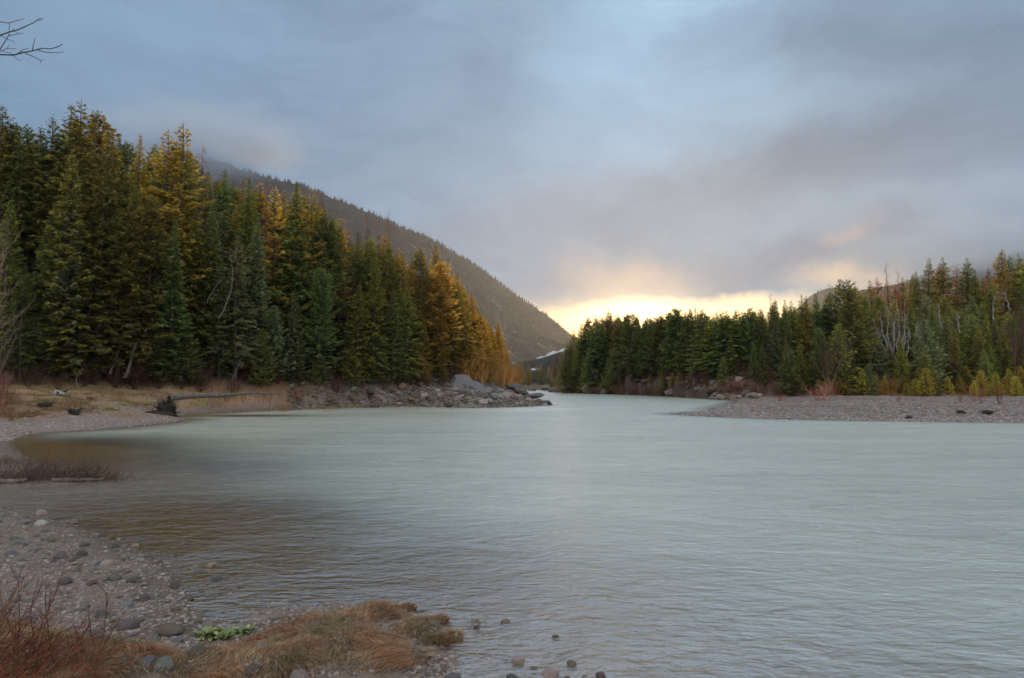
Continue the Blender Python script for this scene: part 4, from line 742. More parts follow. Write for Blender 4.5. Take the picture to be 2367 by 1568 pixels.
for i_, q_ in enumerate([(1225, 917, 106, 2.2, 2, .5, 321), (1205, 905, 120, 2.0, 2, .8, 322), (1190, 895, 125, 1.8, 2, .9, 323), (1245, 934, 99, 2.5, 1.2, .22, 324), (1205, 930, 99, 2.5, 1.2, .35, 325)]):
    outcrop('shelf_rock', slabs([q_]), ['low dark rock behind the inner channel at the point', 'dark rock beneath the last golden shrubs', 'brown rock standing highest under the golden shrubs', 'low rock shelf reaching farthest into the river', 'dark rock shelf just before the farthest one'][i_], (0.10, 0.085, 0.075))
outcrop('cliff_rock', slabs([(1374, 884, 212, 1.7, 3, 4.0, 331), (1384, 868, 214, 1.8, 3, 3.4, 332), (1362, 895, 211, 2.4, 3, 2.0, 333), (1396, 895, 210, 3.0, 3, 2.2, 334)]), 'pale upright cliff rock across the river beside the narrows', (0.20, 0.145, 0.105))
for i_, q_ in enumerate([(1300, 902, 250, 6, 3, 1.5, 346), (1330, 902, 228, 5, 3, 1.6, 344), (1420, 903, 206, 5, 3, 1.6, 345), (1440, 880, 205, 3.5, 3, 3.2, 341), (1465, 893, 203, 4, 3, 2.4, 342), (1495, 898, 200, 4, 3, 1.8, 343)]):
    outcrop('cliff_rock', slabs([q_]), f'{ordinal(i_+1)} brown jagged rock from left along the far waterline below the crest', (0.15, 0.105, 0.085))
outcrop('cliff_rock', slabs([(1560, 908, 164, 3.0, 2, 1.5, 355)]), 'low brown rock at the left end of the cobble cove', (0.18, 0.13, 0.11))
outcrop('cliff_rock', slabs([(1590, 900, 163, 4.5, 3, 1.8, 354)]), 'brown rock hump between the cove and the rock knob', (0.18, 0.13, 0.11))
outcrop('cliff_rock', slabs([(1640, 862, 166, 3.0, 3, 4.4, 351), (1615, 880, 165, 2.6, 3, 3.6, 352), (1655, 885, 164, 3.2, 3, 3.0, 353), (1630, 900, 163, 4.5, 3, 2.4, 356)]), 'brown rock knob with a pale broken face above the cobble cove', (0.20, 0.145, 0.115))
n_ = 0; blk = []
for _ in range(4000):
    if n_ >= 120: break
    px = rs.uniform(566, 760); b = base_d(HILL_R, px)
    if b is None: continue
    d = b+rs.uniform(-7, 9); x = (px-512)/683*d; s_ = float(sdf(RIGHT, np.array([x]), np.array([d]))[0])
    if s_ < -0.3: continue
    blk.append((px, x, d, rs.choice(['brown', 'pinkish grey', 'dark brown', 'brown', 'grey']), rs.uniform(0.9, 2.6))); n_ += 1
blk.sort(); cnt = {}
for a, x, d, cn, w in blk: cnt[cn] = cnt.get(cn, 0)+1; put_stone(x, d, w, cn, f'{ordinal(cnt[cn])} {cn} boulder from left on the steep bank across the river', cn+' boulders of the far bank', BOU, 'boulder', z=hz(x, d))
for dx, dy, d, w, cn, lab in [(1230, 900, 300, 6, 'grey', 'grey rock in the distant river bend'), (1320, 905, 260, 7, 'dark grey', 'dark rock at the water edge of the narrows'), (1265, 899, 330, 8, 'grey', 'low grey boulder farthest up the river'), (1285, 902, 300, 6, 'pinkish grey', 'pinkish boulder in the distant river bend')]:
    x, y, _z = at(dx, dy, d); put_stone(x, y, w, cn, lab, None, BOU, 'boulder', z=0.2, hs=0.6)

# ------------------------------------------------------------------ driftwood and fallen log
def wood(name, loc, lab, cat): e = bpy.data.objects.new(name, None); col.objects.link(e); e.location = loc; e.empty_display_size = .3; return tag(e, lab, cat)
p0 = at(385, 925, 60.5); lx, ly = p0[0], 60.5; lz = hz(lx, ly)
e = wood('fallen_tree', (lx, ly, lz), 'long fallen tree with an upturned dark root plate on the grassy bank', 'fallen tree')
tb = TB(); p1 = at(655, 910, 72); n = 14; t = np.linspace(0, 1, n); A = np.array([0.2, 0, p0[2]-lz+0.15]); B = np.array([p1[0]-lx, 11.5, p1[2]-lz])
PT = A+(B-A)*t[:, None]+np.stack([0*t, 0*t, 0.15*np.sin(t*3)+.06*np.sin(t*11)], -1); tb.tube(PT, 0.27*(1-t*0.85), 9); link('trunk', tb.mesh('trunk', M_LOG), e)
tb = TB(); rr_ = np.random.default_rng(3)
for i in range(55):
    f = 0.06+0.9*rr_.random()**.8; q = A+(B-A)*f; L = 0.15+0.95*rr_.random()**1.5; dz = -1 if rr_.random() < 0.75 else 0.8; v = np.array([rr_.normal()*.15, rr_.normal()*.4, dz]); tb.tube([q, q+v*L*0.5+rr_.normal(size=3)*.06, q+v*L], [0.022, 0.016, 0.006], 3)
link('branches', tb.mesh('branches', M_DARK), e)
tb = TB()
for i in range(420):
    a = rr_.random()*6.28; L = 0.45+0.45*rr_.random()**1.5; z_ = rr_.random(); q = np.array([rr_.normal()*.18, math.cos(a)*.25, .1+math.sin(a)*.35+.2]); v = np.array([math.cos(a)*.8+rr_.normal()*.25, rr_.normal()*.4, math.sin(a)*.95+rr_.normal()*.2]); s = np.linspace(0, 1, 6)[:, None]
    tb.tube(q+v*s*L+np.cumsum(rr_.normal(size=(6, 3))*0.13, 0)*s, np.linspace(0.06, 0.01, 6), 4)
link('root_plate', tb.mesh('root_plate', M_DARK), e)
o = link('root_soil', stone_mesh('root_soil', 77, 4, 0.6, 1.0, M_DARK), e, (-0.05, 0, 0.5)); o.scale = (.85, .7, .95)
o = link('root_soil', stone_mesh('root_soil', 78, 4, 0.6, 1.0, M_DARK), e, (-0.5, -0.3, -.05)); o.scale = (1.7, 1.0, .6)
def stump(dx, dy, w, seed, lab, pale=False):
    x, y = gnd(dx, dy, 0.3); y = min(y, 62); x = ray(dx/2.3115, dy/2.3115)[0]/ray(dx/2.3115, dy/2.3115)[1]*y; z = hz(x, y); e = wood('driftwood_stump', (x, y, z), lab, 'driftwood'); q = np.random.default_rng(seed); s = w/2.3115/683*y
    tb = TB()
    for i in range(16): a = q.random()*6.28; v = np.array([math.cos(a), math.sin(a)*.6, 0.15+0.7*q.random()]); ss_ = np.linspace(0, 1, 5)[:, None]; tb.tube(v*ss_*s*(0.25+.3*q.random())+q.normal(size=(5, 3))*0.05*s*ss_+np.array([0, 0, .02]), np.linspace(0.11*s, 0.02*s, 5), 5)
    link('roots', tb.mesh('roots', M_DARK), e); o = link('trunk', stone_mesh('trunk', seed+500, 3, .8, .8, M_PALE if pale else M_DARK), e, (0, 0, .1*s)); o.scale = (.42*s, .32*s, .34*s)
stump(133, 932, 40, 1, 'dark driftwood stump with one pale patch on the beach', True); stump(170, 972, 36, 2, 'dark pointed driftwood stump near the beach waterline'); stump(100, 968, 40, 3, 'low reddish root tangle on the beach left of the pointed stump'); stump(208, 915, 16, 7, 'small dark stub at the edge of the bank grass')
stump(2283, 945, 30, 4, 'dark root clump on the gravel bar beneath bare shrubs'); stump(2222, 945, 24, 5, 'small dark root clump lying alone on the gravel bar'); stump(2100, 962, 22, 6, 'thin dark driftwood piece near the gravel bar waterline')
def pole(dx0, dy0, dx1, dy1, rad_, lab, mat=M_PALE, name='driftwood_log', bend=0.05, twigs=0, zoff=0.05, seed=1):
    a = np.array([*gnd(dx0, dy0), 0]); b = np.array([*gnd(dx1, dy1), 0]); a[2] = max(hz(a[0], a[1]), 0)+zoff; b[2] = max(hz(b[0], b[1]), 0)+zoff; q = np.random.default_rng(seed)
    e = wood(name, tuple(a), lab, 'driftwood'); t = np.linspace(0, 1, 9)[:, None]; PT = (b-a)*t+np.sin(t*math.pi)*np.array([0, 0, bend])+q.normal(size=(9, 3))*rad_*0.25
    tb = TB(); tb.tube(PT, np.linspace(rad_, rad_*0.45, 9)*(1+.1*q.normal(size=9)), 8); link('trunk', tb.mesh('trunk', mat), e)
    if twigs:
        tb = TB()
        for i in range(twigs): k = q.integers(1, 8); v = np.array([q.normal()*.6, q.normal()*.4, 0.3+q.random()])*0.5*(0.3+q.random()); tb.tube([PT[k], PT[k]+v*.5, PT[k]+v+q.normal(size=3)*.05], [.015, .01, .004], 4)
        link('branches', tb.mesh('branches', mat), e)
pole(-10, 1121, 62, 1118, 0.11, 'grey half-sunk log at the waterline left of the dead brush', bend=0, seed=2, mat=M_LOG)
pole(118, 1117, 238, 1113, 0.075, 'pale pinkish log lying in the water at the end of the dead brush', bend=.02, twigs=6, seed=3, mat=M_LOG)
pole(160, 1109, 236, 1108, 0.035, 'thin pale pole resting just behind the pinkish log', bend=.08, seed=4, zoff=0.12)
pole(60, 983, 232, 968, 0.05, 'thin dark branch lying along the beach', M_DARK, seed=5); pole(75, 953, 110, 952, 0.09, 'short grey log on the upper beach', seed=6)
pole(105, 912, 155, 935, 0.07, 'dark strip of driftwood in the bank grass', M_DARK, seed=8)
def lean_pole(dx, dy, d, dx1, dy1, d1, rad_, lab, mat=M_PALE, twigs=0, seed=0, name='leaning_trunk'):
    a = np.array(at(dx, dy, d)); b = np.array(at(dx1, dy1, d1)); e = wood(name, tuple(a), lab, 'dead tree'); q = np.random.default_rng(seed); t = np.linspace(0, 1, 8)[:, None]
    PT = (b-a)*t+np.sin(t*math.pi)*np.array([q.normal()*.4, 0, 0]); tb = TB(); PT = PT+q.normal(size=(8, 3))*rad_*.9; tb.tube(PT, np.linspace(rad_, rad_*.3, 8)*(1+.15*q.normal(size=8)), 6); link('trunk', tb.mesh('trunk', mat), e)
    tb = TB()
    for i in range(twigs): k = q.integers(2, 8); v = np.array([q.normal()*.7, q.normal()*.5, .3+q.random()])*0.9*(0.4+q.random()); tb.tube([PT[k], PT[k]+v*.5, PT[k]+v+q.normal(size=3)*.1], [rad_*.35, rad_*.25, .01], 3)
    if twigs: link('branches', tb.mesh('branches', mat), e)
for i, a in enumerate([(254, 865, 68, 283, 790, 70, .13, 'grey leaning trunk among the dark firs above the grassy hollow'), (285, 868, 68, 318, 780, 70, .20, 'thick curved brown trunk at the forest edge behind the log'), (205, 850, 69, 235, 790, 70, .07, 'thin bare pole slanting inside the dark forest edge'),
    (508, 735, 72, 530, 585, 74, .06, 'thin pale birch stem rising before the dark firs'), (478, 700, 74, 520, 640, 76, .05, 'thin slanting dead stem in the middle of the forest'), (925, 790, 101, 926, 700, 101, .16, 'tall pale bare trunk standing in a gap of the forest'), (795, 830, 96, 770, 790, 97, .16, 'bent dead trunk leaning out of the undergrowth'), (535, 880, 76, 558, 830, 77, .06, 'short pale dead stem leaning at the forest foot'), (1000, 870, 98, 1003, 835, 98, .12, 'short silver dead trunk above the rubble shore'),
    (180, 895, 60, 190, 850, 61, .04, 'thin curved twig standing at the grass edge')]): lean_pole(*a, twigs=5, seed=i, mat=M_BARK if i == 1 else M_LOG)
# white dead limbs across the river
for i, (a, b, c_, d_) in enumerate([(2060, 800, 2036, 725), (2064, 795, 2055, 722), (2070, 800, 2063, 740), (2076, 790, 2080, 716), (2080, 795, 2090, 716), (2085, 800, 2098, 735), (2090, 790, 2104, 765), (2050, 790, 2020, 745), (2066, 770, 2070, 730), (2072, 810, 2045, 778), (2098, 800, 2101, 750), (2140, 800, 2122, 745), (2130, 780, 2122, 742)]):
    lean_pole(a-2, b+20, 131, c_, d_, 131, .13, f'{ordinal(i+1)} white dead limb from left of the bleached cluster' if i not in (11, 12) else ('separate leaning white snag beside the bleached cluster' if i == 11 else 'short broken white snag behind the leaning one'), twigs=16, seed=40+i, name='dead_limb')
for i, (a, b, c_, d_, l) in enumerate([(2337, 715, 2325, 670, 'pale broken snag near the right skyline firs'), (2352, 880, 2360, 790, 'grey bare trunk at the right end of the far forest'), (2180, 760, 2174, 700, 'pale forked stem standing in the brown clearing'), (2215, 770, 2212, 720, 'pale stem in the brown clearing beside the forked one'), (2296, 740, 2300, 690, 'pale slanting stem before the dark right-hand firs')]):
    lean_pole(a, b, 134, c_, d_, 134, .13, l, twigs=8, seed=60+i, name='dead_limb')

# ------------------------------------------------------------------ bare shrubs and broadleaf trees
SHR = [branchy(300+i, 2.6, stems=11, spread=0.9, levels=2, r0=0.035, k=3, nsub=(4, 7), up=0.5, wig=0.10) for i in range(4)]
BUSH = [branchy(320+i, 6.0, stems=5, spread=0.5, levels=3, r0=0.07, k=4, nsub=(5, 7), up=0.5, wig=0.12) for i in range(3)]
def shrub(x, y, H, colr, lab, grp_=None, protos=SHR, h0=2.6, name='bare_shrub', cat='shrub', w=1.0):
    e = link(name, rs.choice(protos)); e.location = (x, y, hz(x, y)-0.05); s = H/h0; e.scale = (s*w, s*w, s); e.rotation_euler[2] = rs.random()*6.28; e.color = (*colr, 1); return tag(e, lab, cat, grp_)
UR = (0.085, 0.042, 0.033); UB = (0.08, 0.05, 0.035); GO = (0.62, 0.34, 0.12); OR = (0.42, 0.19, 0.07)
l = []
for _ in range(3000):
    if len(l) >= 62: break
    px = rs.uniform(20, 485); b = base_d(HILL_L, px); d = b+rs.uniform(-2.5, 3); x = (px-512)/683*d
    if any((x-u)**2+(d-v)**2 < 1.0 for u, v, _p in l): continue
    l.append((x, d, px))
l.sort(key=lambda q: q[2])
for i, (x, d, px) in enumerate(l): shrub(x, d, rs.uniform(1.2, 2.6), UR if rs.random() < .5 else UB, f'{ordinal(i+1)} red-brown bare shrub from left along the forest foot', 'bare shrubs along the forest foot', w=1.3)
RED = (0.30, 0.05, 0.045)
for dx, dy, H, cc, lab in [(950, 925, 1.6, RED, 'crimson shrub among the shore rocks'), (915, 930, 1.3, RED, 'low crimson shrub beside the larger crimson one'), (880, 935, .9, RED, 'smallest crimson shrub on the rubble shore'), (665, 925, 1.6, (0.32, .13, .05), 'orange-brown shrub at the tip of the fallen tree'), (690, 920, 1.5, (0.22, .07, .04), 'red-brown shrub right of the fallen tree tip'), (765, 925, 1.2, RED, 'dull red shrub above the rubble between the log and the crimson shrubs'),
    (15, 950, 2.4, (0.26, .10, .09), 'pinkish red bare shrub at the edge of the beach'), (-8, 935, 2.4, (0.26, .12, .10), 'pinkish bare shrub cut by the frame edge'), (40, 960, 1.2, (0.26, .13, .09), 'small tan-pink shrub on the beach'), (25, 905, 1.3, (.30, .2, .18), 'pale twiggy shrub on top of the grassy bank')]:
    x, y = gnd(dx, dy+18, 0.4); px = dx/2.3115; b = base_d(HILL_L, max(px, 1)); y = min(y, (b or 99)-1); x = ray(px, 300)[0]/ray(px, 300)[1]*y; shrub(x, y, H, cc, lab, w=1.2)
l = []
for _ in range(3000):
    if len(l) >= 46: break
    px = rs.uniform(464, 516); b = (base_d(HILL_L, min(px, 500)) or 140); d = b+rs.uniform(-3, 16); x = (px-512)/683*d
    if float(sdf(LEFT, np.array([x]), np.array([d]))[0]) < 0.8 or any((x-u)**2+(d-v)**2 < 1.2 for u, v, _p in l): continue
    l.append((x, d, px))
l.sort(key=lambda q: q[2])
for i, (x, d, px) in enumerate(l): shrub(x, d, rs.uniform(2.2, 5.0), GO if rs.random() < .7 else OR, f'{ordinal(i+1)} golden bare shrub from left on the sunlit point', 'golden shrubs on the sunlit point', w=1.1)
l = []
for _ in range(3000):
    if len(l) >= 95: break
    px = rs.uniform(572, 1030) if rs.random() < .5 else rs.uniform(575, 800); b = base_d(HILL_R, px)
    if b is None: continue
    d = b+rs.uniform(-2, 10); x = (px-512)/683*d; l.append((x, d, px))
l.sort(key=lambda q: q[2])
for i, (x, d, px) in enumerate(l): shrub(x, d, rs.uniform(1.5, 3.5), (0.20, 0.10, 0.07) if px < 830 else (0.30, 0.16, 0.06), f'{ordinal(i+1)} brown bare shrub from left on the far bank', 'brown shrubs on the far bank', w=1.3)
for dx, dy, d, H, w, cc, lab in [(1908, 925, 104, 3.0, 1.5, (0.42, .2, .13), 'orange bare bush at the upper edge of the gravel bar'), (1890, 922, 108, 2.2, 1.5, (0.34, .15, .1), 'reddish bush left of the orange one on the bar edge'), (1800, 928, 110, 1.2, 2.0, (0.3, .08, .07), 'low red bush where the bar meets the bank'), (2265, 935, 86, 2.3, .6, (0.26, .12, .08), 'thin bare sapling on the gravel bar'), (2307, 940, 82, 2.6, .7, (0.24, .11, .07), 'taller thin bare sapling above the root clump'), (2247, 930, 90, 1.9, .7, (0.3, .14, .09), 'short bare sapling left of the thin one'),
    (2075, 935, 88, 1.5, .6, (0.3, .15, .1), 'tiny bare sapling on the middle of the bar'), (2215, 930, 92, 1.4, .7, (0.3, .14, .08), 'bare twigs near the small root clump')]:
    x = xat(dx/2.3115, d); shrub(x, d, H, cc, lab, w=w)
for dx, dy, d, H, cc, lab in [(1908, 880, 123, 10, (0.13, .09, .06), 'grey-brown leafless alder with a white trunk across the river'), (2195, 800, 138, 8, (0.28, .17, .13), 'brown leafless tree in the clearing across the river'), (2240, 790, 140, 8, (0.26, .16, .12), 'wide leafless tree at the right of the clearing'), (2160, 800, 138, 7, (0.26, .16, .13), 'leafless tree at the left of the clearing'), (1795, 850, 136, 8, (0.20, .13, .09), 'leafless brown tree over the bare earth bank'), (2370, 760, 130, 14, (0.18, .10, .08), 'tall leafless tree at the right frame edge'),
    (2345, 800, 128, 11, (0.17, .10, .08), 'dark leafless tree beside the tall frame-edge one'), (1290, 800, 225, 14, (0.16, .10, .06), 'thin bare tree leaning over the narrows'), (1920, 860, 125, 7, (0.2, .14, .1), 'small leafless tree beside the white-trunked alder')]:
    x = xat(dx/2.3115, d); shrub(x, d, H, cc, lab, None, BUSH, 6.0, 'bare_tree', 'tree', w=0.8)
for dx, d, H, lab, sd_ in [(-8, 26, 7.6, 'pale leafless birch at the left frame edge before the dark forest', 1), (-45, 24, 6.5, 'shorter pale birch mostly outside the left frame edge', 2)]:
    px = dx/2.3115; x = xat(px, d); me = branchy(400+sd_, H, stems=1, spread=.3, levels=3, r0=0.11, mat=M_LOG, k=6, nsub=(6, 8), up=.45, wig=.10, twig=.42); o = link('birch_tree', me, None, (x, d, hz(x, d)-.1)); tag(o, lab, 'tree')
# branch reaching in from a tree beside the camera
e = bpy.data.objects.new('bare_tree', None); col.objects.link(e); e.location = (-9.5, 7.5, hz(-9.5, 7.5)); tag(e, 'leafless branches reaching into the sky from a tree outside the frame', 'tree')
def pt(dx, dy, d=8.5): p = at(dx, dy, d); return np.array([p[0]+9.5, p[1]-7.5, p[2]-hz(-9.5, 7.5)])
tb = TB(); top = pt(-150, 130); tb.tube([(0, 0, -.2), (0.1, 0, 2.5), (0.0, 0.1, 4.5), (-0.1, .2, 7.5)], [0.16, .13, .10, .05], 9)
tb.tube([(0, .1, 4.6), pt(-330, 175), pt(-150, 118), pt(-60, 116)], [.05, .035, .02, .013], 6); tb.tube([(0, .1, 4.9), pt(-300, 110), pt(-120, 90), pt(-50, 84)], [.05, .03, .018, .012], 6)
link('trunk', tb.mesh('trunk', M_DARK), e); tb = TB(); Q = 0.1510*4
for L_, r0_ in [([(-60, 116), (0, 126), (30, 127), (50, 122), (75, 117), (97, 111), (115, 113), (130, 109), (144, 102)], .010), ([(85, 115), (108, 121), (130, 121), (147, 120)], .006), ([(74, 117), (80, 88)], .006), ([(40, 125), (52, 115), (66, 111)], .006), ([(58, 123), (75, 130), (95, 140), (100, 138)], .006), ([(95, 140), (92, 147)], .004), ([(30, 128), (40, 137), (48, 140)], .004),
    ([(-50, 84), (0, 81), (20, 74), (42, 68), (60, 60), (75, 53), (90, 43), (99, 43)], .009), ([(88, 47), (98, 46)], .004), ([(20, 74), (22, 52), (24, 50)], .004), ([(-30, 48), (0, 50), (20, 53), (35, 48), (55, 43)], .006), ([(-45, 150), (0, 113), (16, 88), (22, 76)], .008), ([(20, 82), (38, 79), (53, 76)], .005), ([(0, 82), (14, 88), (24, 94), (32, 94), (33, 101)], .004), ([(-40, 126), (0, 118), (15, 112), (37, 112)], .006), ([(15, 112), (21, 103)], .004), ([(26, 73), (33, 64)], .004), ([(5, 118), (25, 123), (32, 128)], .004), ([(32, 72), (45, 76)], .004)]:
    tb.tube([pt(a*1.0, b*1.0) for a, b in L_], np.linspace(r0_, r0_*.45, len(L_)), 5)
link('branches', tb.mesh('branches', M_DARK), e)

# ------------------------------------------------------------------ near shrubs, tussocks and grass
def red_shrub(dx, dy, d, n, Lr, lean_, cc, lab, seed):
    x = xat(dx/2.3115, d); z = hz(x, d); q = np.random.default_rng(seed); tb = TB()
    for i in range(n):
        a = q.normal()*0.6+lean_; L = Lr*(0.5+0.6*q.random()); v = np.array([math.sin(a), q.normal()*.35, math.cos(a)*0.9+0.15]); p = np.array([q.normal()*.22, q.normal()*.22, -.05]); pts = [p]
        for k in range(7): v = v+np.array([q.normal()*.10+.03, q.normal()*.1, q.normal()*.08]); v /= np.linalg.norm(v); p = p+v*L/7; pts.append(p)
        tb.tube(pts, np.linspace(.007, .0022, 8), 3)
        for j in range(5):
            k = q.integers(2, 7); w = v+q.normal(size=3)*.5; w /= np.linalg.norm(w); l2 = L*(.15+.25*q.random()); tb.tube([pts[k], pts[k]+w*l2*.5, pts[k]+(w+q.normal(size=3)*.12)*l2], [.0035, .0026, .0014], 3)
    o = link('willow_shrub', tb.mesh('stems', M_TWIG), None, (x, d, z)); o.color = (*cc, 1); tag(o, lab, 'shrub')
red_shrub(10, 1500, 6.6, 46, 1.05, .35, (0.16, .045, .045), 'dense crimson-stemmed willow shrub in the lower left corner', 1)
red_shrub(-60, 1540, 6.2, 40, 1.1, .6, (0.20, .10, .05), 'orange-stemmed willow shrub arching in from the frame edge', 2)
red_shrub(45, 1560, 5.9, 34, .75, .7, (0.22, .07, .04), 'low red-brown willow shrub at the frame bottom', 3)
red_shrub(210, 1530, 7.0, 7, .85, .35, (0.13, .05, .04), 'sparse thin red twigs rising by the dark buried rock', 4)
red_shrub(150, 1560, 6.6, 9, .6, .6, (0.2, .1, .06), 'few thin brown twigs between the shrubs and the buried rock', 5)
# dead brush standing in the water
def brush(dx, dy, n, wx, wy, H, lean_, lab, seed, cc):
    x0, y0 = gnd(dx, dy); q = np.random.default_rng(seed); tb = TB()
    for i in range(n):
        p = np.array([q.normal()*wx, q.normal()*wy, -.05]); a = lean_+q.normal()*.45; L = H*(.35+.75*q.random()); v = np.array([math.sin(a), q.normal()*.25, math.cos(a)]); pts = [p+v*L*t+np.array([.18*L*t*t, 0, -.2*L*t*t]) for t in (0, .33, .66, 1)]
        tb.tube(pts, [.008, .006, .004, .003], 3)
        for j in range(3): k = 1+q.integers(0, 3); w = v+q.normal(size=3)*.5; tb.tube([pts[k], pts[k]+w*L*.3], [.004, .002], 3)
    o = link('dead_brush', tb.mesh('stems', M_TWIG), None, (x0, y0, 0)); o.color = (*cc, 1); tag(o, lab, 'brush')
brush(60, 1112, 420, 1.1, .35, .85, .5, 'tangle of dead grey-brown brush standing at the flooded spit', 1, (0.16, .105, .085))
brush(150, 1108, 240, .75, .25, .75, .4, 'dead brush between the spit and the pinkish log', 2, (0.15, .10, .07)); brush(205, 1108, 150, .45, .2, .42, .3, 'low brown dead grass tuft behind the pinkish log', 3, (0.17, .11, .06)); brush(15, 1075, 200, .9, .6, .5, .4, 'thin dead stalks on the rubbly spit', 4, (0.20, .14, .11))
def blades(name, P, N, L, w, lean_, mat, seed, lab, cat='grass', parent=None, kind='stuff', col_attr=None):
    """P base points, lean_ direction field per blade; three-joint blades"""
    q = np.random.default_rng(seed); n = len(P); L = L*(0.35+1.0*q.random((n, 1)))*(0.6+0.8*fbm(P[:, 0]*5, P[:, 1]*5, 2)[:, None]); a = q.random((n, 1))*6.28; side = np.concatenate([np.cos(a), np.sin(a), 0*a], 1)
    up = np.array([[0, 0, 1.0]]); ln = lean_+q.normal(size=(n, 3))*0.35; ln[:, 2] = 0
    p1 = P+up*L*0.38+ln*L*0.22; p2 = P+up*L*0.55+ln*L*0.62; p3 = P+up*L*0.50+ln*L*1.05
    V = np.stack([P-side*w, P+side*w, p1-side*w*.9, p1+side*w*.9, p2-side*w*.6, p2+side*w*.6, p3], 1).reshape(-1, 3); b = np.arange(n)*7
    F4 = np.concatenate([np.stack([b, b+1, b+3, b+2], -1), np.stack([b+2, b+3, b+5, b+4], -1)]); F3 = np.stack([b+4, b+5, b+6], -1)
    return tag(link(name, mesh_np(name, V, [F4, F3], mat), parent), lab, cat, kind=kind)
q = np.random.default_rng(12)
a_ = q.uniform(-0.82, 0.0, 260000); d_ = q.uniform(5.6, 9.6, 260000); P = np.stack([a_*d_, d_], -1); z = height(P[:, 0], P[:, 1]); nn_ = fbm(P[:, 0]*1.3, P[:, 1]*1.3, 3)
dens = ss(z+0.20*(nn_-.5), 0.07, 0.13)*(0.35+0.65*ss(fbm(P[:, 0]*4, P[:, 1]*4, 3), .38, .52)); keep = q.random(len(P)) < dens; P3 = np.column_stack([P, z-.01])[keep][:100000]
f1 = fbm(P3[:, 0]*2.2+3, P3[:, 1]*2.2, 3)-.5; f2 = fbm(P3[:, 0]*2.2+8, P3[:, 1]*2.2+5, 3)-.5; ln = np.stack([0.7+f1*5, -0.5+f2*5, 0*f1], -1)
blades('dead_grass', P3, None, 0.105, 0.0026, ln, M_GRASS, 1, 'matted orange-brown dead grass of the near tussocks')
kk = q.random(len(P3)) < 0.11; blades('dead_grass', P3[kk]+[0, 0, .02], None, 0.17, 0.0016, ln[kk]*.35, M_GRASS2, 5, 'pale upright grass stems above the matted tussocks')
def tussock(dx, dy, r_, n, lab, seed, mat=M_GRASS, L=.09):
    x, y = gnd(dx, dy); g_ = np.random.default_rng(seed); a = g_.random(n)*6.28; rr2 = r_*np.sqrt(g_.random(n)); P = np.stack([np.cos(a)*rr2, np.sin(a)*rr2*.7, 0.05*(1-(rr2/r_)**2)], -1)
    ln = np.stack([np.cos(a)*.9, np.sin(a)*.9, 0*a], -1)*(rr2/r_)[:, None]; o = blades('grass_tussock', P, None, L, .0025, ln, mat, seed, lab, 'grass tuft', kind=None); o.location = (x, y, 0.0)
tussock(938, 1411, .13, 900, 'small round tussock standing off the edge of the dead grass', 1); tussock(1016, 1436, .11, 600, 'smallest tussock alone in the water beyond the dead grass', 2); tussock(1010, 1490, .14, 700, 'greenish tall tuft beside the smooth purple-brown boulder', 3, M_GRASS2, .16); tussock(1040, 1474, .15, 900, 'pointed tussock at the outer end of the dead grass', 4); tussock(1100, 1446, .05, 60, 'few green blades poking from the water', 5, M_GRASS2, .1)
# green plant
mg_, nn3, out = newmat('green_leaf'); rn = nn3.n('ShaderNodeNewGeometry').outputs['Random Per Island']; p = nn3.n('ShaderNodeBsdfPrincipled', {'Base Color': nn3.ramp(rn, [(0, (0.09, 0.12, 0.03)), (.6, (0.19, .23, .07)), (1, (.32, .34, .15))]), 'Roughness': .5}); nn3.t.links.new(p.outputs[0], out.inputs[0])
def leafy(dx, dy, r_, n, lab, seed):
    x, y = gnd(dx, dy); g_ = np.random.default_rng(seed); Vs = []; Fs = []; k = 0
    for i in range(n):
        a = g_.random()*6.28; c0 = np.array([g_.normal()*r_*.45, g_.normal()*r_*.3, .01]); L = .07+.07*g_.random(); w = L*.20; e_ = .2+.7*g_.random(); d = np.array([math.cos(a)*math.cos(e_), math.sin(a)*math.cos(e_), math.sin(e_)]); s = np.array([-math.sin(a), math.cos(a), 0])
        for t, ww in ((0, .3), (.35, 1), (.7, .9), (1, .1)): m = c0+d*L*t-np.array([0, 0, .3*L*t*t]); Vs += [m-s*w*ww, m+[0, 0, -.15*w], m+s*w*ww]
        for j in range(3):
            for u in range(2): b = k+j*3+u; Fs.append((b, b+1, b+4, b+3))
        k += 12
    o = link('leafy_plant', mesh_np('leaves', np.array(Vs), np.array(Fs), mg_, True), None, (x, y, max(hz(x, y), 0)+.01)); tag(o, lab, 'plant')
leafy(500, 1478, .20, 170, 'bright green leafy plant at the edge of the dead grass', 1); leafy(560, 1466, .13, 70, 'smaller green plant touching the orange grass', 2)
# grass of the far bank
q = np.random.default_rng(33); d_ = 1/q.uniform(1/92, 1/40, 150000); a_ = q.uniform(-.82, -.25, 150000); P = np.stack([a_*d_, d_], -1); s_ = sdf(LEFT, P[:, 0], P[:, 1]); h_ = sdf(HILL_L, P[:, 0], P[:, 1]); nz_ = fbm(P[:, 0]*.3+9, P[:, 1]*.3, 3)
off = 0.3+5.5*ss(-a_, .45, .65)+(nz_-.5)*(1+4*ss(-a_, .4, .6)); keep = (s_ > off+.5) & (h_ < 1.0) & (q.random(len(P)) < ss(fbm(P[:, 0]*.9, P[:, 1]*.9, 3), .38, .55)); P3 = np.column_stack([P, height(P[:, 0], P[:, 1])-.02])[keep][:60000]
blades('bank_grass', P3, None, 0.28, 0.016, np.tile([[.5, -.2, 0.]], (len(P3), 1)), M_GRASS2, 7, 'short tan grass covering the bank below the dark forest')

